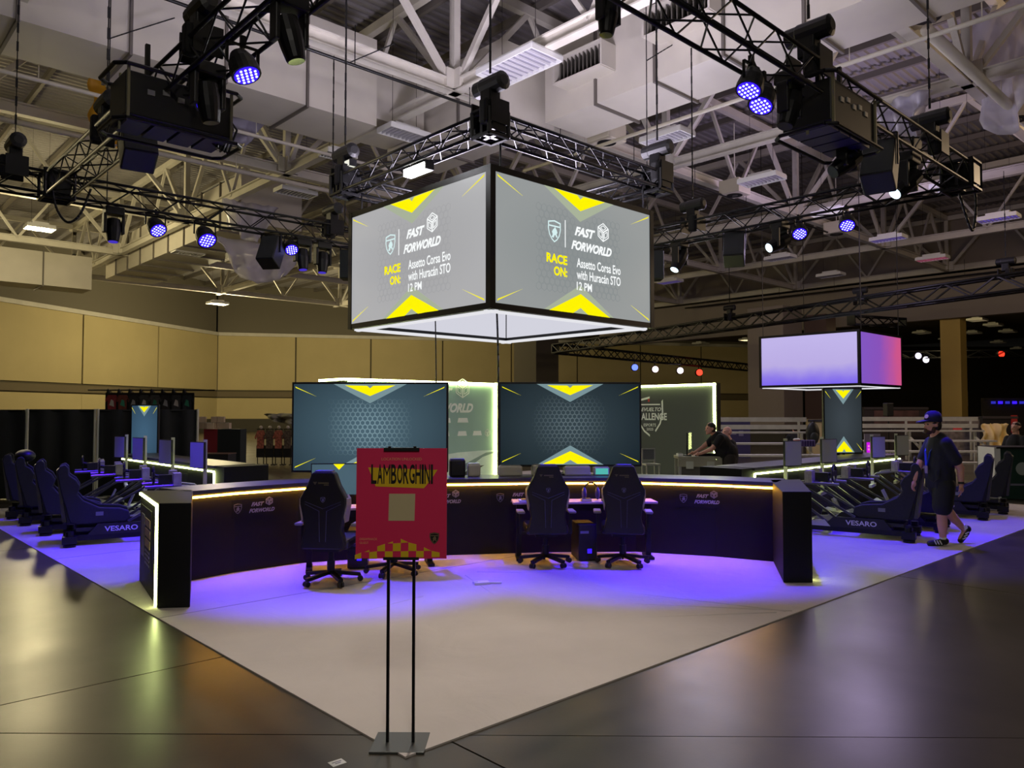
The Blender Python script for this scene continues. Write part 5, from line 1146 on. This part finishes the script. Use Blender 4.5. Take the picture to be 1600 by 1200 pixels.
def head(c, f, sc=1.0): # head centre, facing direction
    c, f = Vector(c), Vector(f).normalized(); u_ = Vector((0, 0, 1)); s = u_.cross(f).normalized()
    E = lambda o, r: ('c', c+(f*o[0]+s*o[1]+u_*o[2])*sc, r*sc, c+(f*o[0]+s*o[1]+u_*(o[2]+.004))*sc, r*sc)
    return [E((-.015, 0, .035), .088), E((-.035, 0, .02), .082), E((.03, 0, -.01), .068), E((.045, 0, -.06), .048), E((.03, .03, -.05), .04), E((.03, -.03, -.05), .04), E((.098, 0, -.015), .014), E((.112, 0, -.03), .014), E((.088, 0, .012), .012), E((.082, 0, -.068), .018), E((.078, 0, -.095), .022), E((-.0, .082, -.005), .02), E((-.0, -.082, -.005), .02), E((.075, .03, .022), .018), E((.075, -.03, .022), .018)]
def face_bits(c, f, parent, sc=1.0):
    c, f = Vector(c), Vector(f).normalized(); u_ = Vector((0, 0, 1)); s = u_.cross(f).normalized(); m = MB()
    for q in (-1, 1): m.ball(c+(f*.085+s*q*.031+u_*.012)*sc, .011*sc, 8)
    m.build('eyes', M('eye_dark', (40, 32, 30), .3), parent, smooth=True)
# -- walking man
wk = thing('person', 'man in navy cap, navy shirt and shorts walking left past the right sims', 'person', (5.72, 10.25, .0), 0)
fw = Vector((-1, -.12, 0)); hc = Vector((-.135, 0, 1.585))
bd = head(hc, fw, 1.0)+[('c', (-.11, 0, 1.5), .06, (-.08, 0, 1.38), .07), ('c', (-.06, 0, 1.3), .13, (-.04, 0, .9), .13), ('e', (-.05, 0, 1.12), (.13, .19, .3)),
    ('c', (-.05, -.18, 1.34), .062, (.09, -.23, 1.03), .05), ('c', (.09, -.23, 1.03), .046, (.085, -.25, .82), .031),
    ('c', (-.07, .18, 1.34), .06, (-.2, .22, 1.04), .05), ('c', (-.2, .22, 1.04), .045, (-.265, .22, .85), .031),
    ('c', (-.04, -.09, .85), .11, (-.09, -.1, .46), .068), ('c', (-.09, -.1, .46), .064, (-.08, -.09, .27), .062), ('c', (-.08, -.09, .27), .06, (-.07, -.08, .09), .037), ('c', (-.07, -.08, .07), .036, (-.2, -.09, .05), .03),
    ('c', (-.02, .09, .85), .11, (.09, .1, .46), .068), ('c', (.09, .1, .46), .064, (.2, .1, .32), .058), ('c', (.2, .1, .32), .054, (.31, .1, .2), .037), ('c', (.32, .1, .17), .034, (.26, .1, .07), .03)]
bd += hand((.085, -.255, .79), (-.12, 0, -1), (-.8, .5, 0)) + hand((-.275, .22, .82), (-.2, 0, -1), (.3, -.9, 0))
remesh(bd, 'body', SKIN, wk, .0085, 3)
face_bits(hc, fw, wk)
remesh([('c', (-.06, 0, 1.37), .115, (-.05, 0, .86), .155), ('e', (-.05, 0, 1.22), (.16, .22, .28)), ('e', (-.047, 0, 1.06), (.165, .215, .36)), ('e', (-.045, 0, .9), (.17, .205, .3)), ('b', (-.045, 0, .86), (.26, .3, .22)), ('c', (-.05, -.17, 1.35), .082, (.035, -.225, 1.14), .082), ('c', (-.07, .17, 1.35), .08, (-.145, .215, 1.14), .08)], 'shirt', NAVY, wk, .013, 5)
remesh([('e', (-.04, 0, .80), (.16, .185, .16)), ('c', (-.04, -.09, .80), .135, (-.08, -.1, .52), .125), ('c', (-.02, .09, .80), .135, (.055, .1, .54), .12)], 'shorts', M('shorts_black', (22, 23, 26), .8), wk, .013, 5)
cp = MB().lathe([(.108, -.03), (.108, .02), (.098, .07), (.07, .105), (.025, .12)], 18, hc+Vector((.012, 0, .075))).build('cap', M('cap_navy', (22, 20, 60), .8), wk, smooth=True)
MB().add([hc+Vector(v) for v in ((-.07, -.085, .06), (-.07, .085, .06), (-.17, .07, .035), (-.205, .03, .028), (-.205, -.03, .028), (-.17, -.07, .035), (-.07, -.085, .075), (-.07, .085, .075), (-.17, .07, .05), (-.205, .03, .043), (-.205, -.03, .043), (-.17, -.07, .05))], [(0, 1, 2, 3, 4, 5), (11, 10, 9, 8, 7, 6)]+[(i_, (i_+1) % 6, 6+(i_+1) % 6, 6+i_) for i_ in range(6)]).build('brim', M('cap_navy', (22, 20, 60), .8), cp)
MB().lathe([(.028, 0), (.028, .008)], 12, hc+Vector((-.088, -.03, .115)), (-.8, -.4, .3)).build('cap_badge', M('badge_tan', (214, 190, 150), .6), cp)
remesh([('e', hc+Vector((.045, 0, .0)), (.07, .088, .09)), ('e', hc+Vector((.0, 0, .03)), (.06, .093, .03))], 'hair', HAIR, wk, .009, 3)
remesh([('e', hc+Vector((-.06, 0, -.085)), (.055, .055, .038)), ('e', hc+Vector((-.02, .06, -.06)), (.03, .02, .05)), ('e', hc+Vector((-.02, -.06, -.06)), (.03, .02, .05)), ('e', hc+Vector((-.1, -.005, -.052)), (.018, .03, .009))], 'beard', M('beard_brown', (70, 46, 36), .8), wk, .007, 2)
m = MB()
for s in (-1, 1):
    pts = [Vector((-.03, s*.075, 1.46)), Vector((-.13, s*.085, 1.38)), Vector((-.205, s*.06, 1.24)), Vector((-.225, s*.01, 1.05))]
    for a, b in zip(pts[:-1], pts[1:]): m.bar(a, b, .024, .006)
m.build('lanyard', M('lanyard_blue', (30, 60, 200), .6), wk); MB().box((-.228, 0, 1.0), (.008, .07, .1)).build('badge_card', M('badge_violet', (120, 100, 160), .5), wk)
cb_ = MB(); cb_.path([Vector((-.22, -.06, 1.0)), Vector((-.235, -.07, .88)), Vector((-.2, -.12, .84)), Vector((-.15, -.17, .9)), Vector((-.15, -.18, 1.02))], .006, 5).build('headset_cord', BLACKP, wk)
MB().lathe([(.036, 0), (.036, .03)], 14, (.087, -.25, .83), (.0, .03, 1)).build('wrist_watch', BLACKP, wk)
def shoe(pa, pb, heel, label_='shoe'):
    o = remesh([('c', pa, .047, pb, .038), ('e', heel, (.052, .045, .05))], 'shoe', M('shoe_black', (18, 18, 20), .5), wk, .009, 3); return o
shoe((-.10, -.09, .055), (-.25, -.09, .04), (-.05, -.085, .07)); shoe((.335, .1, .15), (.265, .1, .05), (.355, .1, .2))
m = MB()
for k in range(3): m.box((-.13-.035*k, -.134, .06), (.013, .008, .06), (0, R(-28), 0)); m.box((.325-.018*k, .05, .155-.035*k), (.055, .008, .013), (0, R(-25), 0))
m.build('shoe_stripes', WHITE, wk); MB().lathe([(.044, 0), (.042, .06)], 14, (-.07, -.08, .095)).lathe([(.044, 0), (.042, .055)], 14, (.325, .1, .205), (-.7, 0, .9)).build('socks', WHITE, wk)
# -- leaning crew man
p = PD(1132, 745, 15.0); ln = thing('person', 'man in black polo leaning over the crew table', 'person', Vector((p.x, p.y, 0)), 0)
hc = Vector((-.27, -.02, 1.44)); fw = Vector((-.8, -.25, -.5))
bd = head(hc, (-.85, -.3, 0))+[('c', (-.22, 0, 1.37), .06, (-.15, 0, 1.3), .07), ('c', (-.12, 0, 1.25), .13, (.08, 0, .95), .14), ('c', (-.12, -.18, 1.27), .06, (-.3, -.25, 1.06), .048), ('c', (-.3, -.25, 1.06), .044, (-.52, -.22, .97), .03), ('c', (-.14, .18, 1.27), .06, (-.34, .24, 1.08), .048), ('c', (-.34, .24, 1.08), .044, (-.54, .15, .97), .03),
    ('c', (.08, -.09, .92), .11, (.06, -.1, .5), .075), ('c', (.06, -.1, .5), .07, (.1, -.1, .08), .045), ('c', (.08, .09, .92), .11, (.05, .1, .5), .075), ('c', (.05, .1, .5), .07, (.08, .1, .08), .045)] + hand((-.54, -.215, .965), (-1, .1, -.1), (0, 0, -1), .95) + hand((-.56, .14, .965), (-1, -.1, -.1), (0, 0, -1), .95)
remesh(bd, 'body', SKIN, ln, .010, 3); face_bits(hc, (-.85, -.3, 0), ln)
remesh([('c', (-.13, 0, 1.27), .13, (.07, 0, .93), .15), ('e', (-.06, 0, 1.15), (.19, .21, .2)), ('e', (.0, 0, 1.04), (.19, .2, .22)), ('e', (.08, 0, .99), (.18, .205, .19)), ('e', (.085, 0, .9), (.17, .2, .14)), ('c', (-.12, -.18, 1.27), .08, (-.22, -.225, 1.14), .075), ('c', (-.14, .18, 1.27), .08, (-.24, .22, 1.15), .075), ('e', (.08, 0, .9), (.16, .19, .15))], 'shirt', CLOTHB, ln, .015, 5)
remesh([('e', (.08, 0, .88), (.16, .19, .13)), ('c', (.08, -.09, .89), .128, (.06, -.1, .5), .09), ('c', (.06, -.1, .5), .088, (.1, -.1, .1), .07), ('c', (.08, .09, .89), .128, (.05, .1, .5), .09), ('c', (.05, .1, .5), .088, (.08, .1, .1), .07)], 'trousers', M('trousers_brown', (46, 40, 36), .85), ln, .015, 4)
remesh([('e', hc+Vector((.02, 0, .05)), (.09, .088, .075)), ('e', hc+Vector((.05, 0, .0)), (.06, .086, .08))], 'hair', HAIR, ln, .01, 3)
remesh([('c', (.05, -.1, .05), .05, (-.12, -.1, .04), .04), ('c', (.03, .1, .05), .05, (-.14, .1, .04), .04)], 'shoes', BLACKP, ln, .012, 2)
# -- bald crew man
p = PD(1141, 745, 15.9); bl = thing('person', 'bald man in black shirt holding a hand to his chin', 'person', Vector((p.x-.02, p.y, 0)), 0)
hc = Vector((-.05, -.02, 1.40+.0)); hc.z = PD(1138, 676, 15.9).z; dz = hc.z-1.40
bd = head(hc, (-.9, -.45, .1))+[('c', hc+Vector((.02, 0, -.1)), .06, (.02, 0, 1.2+dz), .075), ('c', (.02, 0, 1.12+dz), .14, (.03, 0, .75), .14), ('c', (-.0, -.19, 1.18+dz), .062, (-.03, -.27, .92+dz), .05), ('c', (-.03, -.27, .92+dz), .045, (-.12, -.14, 1.2+dz), .03), ('c', (.03, .19, 1.18+dz), .062, (.06, .24, .9+dz), .05), ('c', (.06, .24, .9+dz), .045, (-.1, .1, .88+dz), .03),
    ('c', (.03, -.09, .8), .11, (.03, -.1, .45), .075), ('c', (.03, -.1, .45), .07, (.04, -.1, .08), .045), ('c', (.03, .09, .8), .11, (.02, .1, .45), .075), ('c', (.02, .1, .45), .07, (.03, .1, .08), .045)] + hand((-.125, -.125, 1.21+dz), (-.05, .25, 1), (-.2, .9, 0), .9, .8) + hand((-.11, .08, .88+dz), (-.3, -1, 0), (0, -.2, -1), .9)
remesh(bd, 'body', M('skin_pink', (226, 168, 160), .5), bl, .010, 3); face_bits(hc, (-.9, -.45, .1), bl)
remesh([('c', (.02, 0, 1.14+dz), .14, (.03, 0, .75), .15), ('e', (.02, 0, 1.02+dz), (.16, .23, .22)), ('e', (.025, 0, .86), (.165, .21, .26)), ('c', (0, -.19, 1.18+dz), .08, (-.02, -.25, 1.0+dz), .075), ('c', (.03, .19, 1.18+dz), .08, (.05, .235, 1.0+dz), .075)], 'shirt', CLOTHB, bl, .015, 5)
remesh([('e', (.03, 0, .76), (.15, .19, .14)), ('c', (.03, -.09, .76), .12, (.03, -.1, .45), .09), ('c', (.03, -.1, .45), .088, (.04, -.1, .08), .07), ('c', (.03, .09, .76), .12, (.02, .1, .45), .09), ('c', (.02, .1, .45), .088, (.03, .1, .08), .07)], 'trousers', CLOTHB, bl, .015, 4)
remesh([('c', (.04, -.1, .05), .05, (-.12, -.1, .04), .04), ('c', (.03, .1, .05), .05, (-.13, .1, .04), .04)], 'shoes', BLACKP, bl, .012, 2)
MB().box((-.06, -.205, 1.06+dz), (.06, .01, .03)).build('shirt_logo', WHITE, bl)
# -- man at the right edge and a spectator
def small_person(label, base, face, sit, dz=0):
    t = thing('person', label, 'person', base, 0); hc = Vector((0, 0, 1.58+dz)); f = Vector(face).normalized(); s = Vector((0, 0, 1)).cross(f)
    lo_ = .85+dz if not sit else .75+dz
    bd = head(hc, f)+[('c', (0, 0, 1.5+dz), .06, (0, 0, 1.38+dz), .075), ('c', (0, 0, 1.3+dz), .14, (0, 0, lo_+.1), .14)]
    for q in (-1, 1):
        sh = s*q*.19+Vector((0, 0, 1.33+dz)); el = sh+s*q*.06+f*.06-Vector((0, 0, .28)); ha = el+f*.22-Vector((0, 0, .06)); bd += [('c', sh, .062, el, .05), ('c', el, .045, ha, .03)]+hand(ha+f*.02, f, (0, 0, -1), .9)
        hp = s*q*.09+Vector((0, 0, lo_)); kn = hp+(f*.42-Vector((0, 0, .05)) if sit else Vector((0, 0, -.4))); an = Vector((kn.x, kn.y, max(.08, kn.z-.42))); bd += [('c', hp, .11, kn, .075), ('c', kn, .07, an, .045)]
    remesh(bd, 'body', SKIN, t, .012, 3); face_bits(hc, f, t)
    pr_ = [('c', (0, 0, 1.31+dz), .145, (0, 0, lo_), .16), ('e', (0, 0, 1.2+dz), (.2, .2, .22))]
    for q in (-1, 1): sh = s*q*.19+Vector((0, 0, 1.33+dz)); pr_.append(('c', sh, .08, sh+s*q*.05+f*.04-Vector((0, 0, .2)), .075))
    remesh(pr_, 'shirt', CLOTHB, t, .016, 5)
    pr_ = []
    for q in (-1, 1):
        hp = s*q*.09+Vector((0, 0, lo_)); kn = hp+(f*.42-Vector((0, 0, .05)) if sit else Vector((0, 0, -.4))); an = Vector((kn.x, kn.y, max(.1, kn.z-.42))); pr_ += [('c', hp, .125, kn, .092), ('c', kn, .088, an, .07), ('c', an-Vector((0, 0, .05)), .045, an+f*.14-Vector((0, 0, .06)), .04)]
    remesh(pr_, 'trousers', CLOTHB, t, .016, 4); remesh([('e', hc+Vector((0, 0, .05))-f*.02, (.09, .09, .075)), ('e', hc-f*.05, (.07, .08, .08))], 'hair', HAIR, t, .012, 3)
pe = PD(1594, 668, 16.6); small_person('man in black shirt behind the green counter at the right edge', Vector((pe.x, 16.75, 0)), (-1, -.3, 0), False, pe.z-1.58)
pe = PD(1242, 670, 24.5); small_person('distant dark-haired spectator behind the left bleachers', Vector((pe.x, pe.y, 0)), (.1, 1, 0), False, pe.z-1.58)

# turn the remeshed figures into plain meshes
bpy.context.view_layer.update(); dg = bpy.context.evaluated_depsgraph_get(); NEW = []
for o, par in PEND: NEW.append((o, par, bpy.data.meshes.new_from_object(o.evaluated_get(dg))))
for o, par, me in NEW:
    o.modifiers.clear(); o.data = me; o.parent = par
    me.polygons.foreach_set('use_smooth', [True]*len(me.polygons))
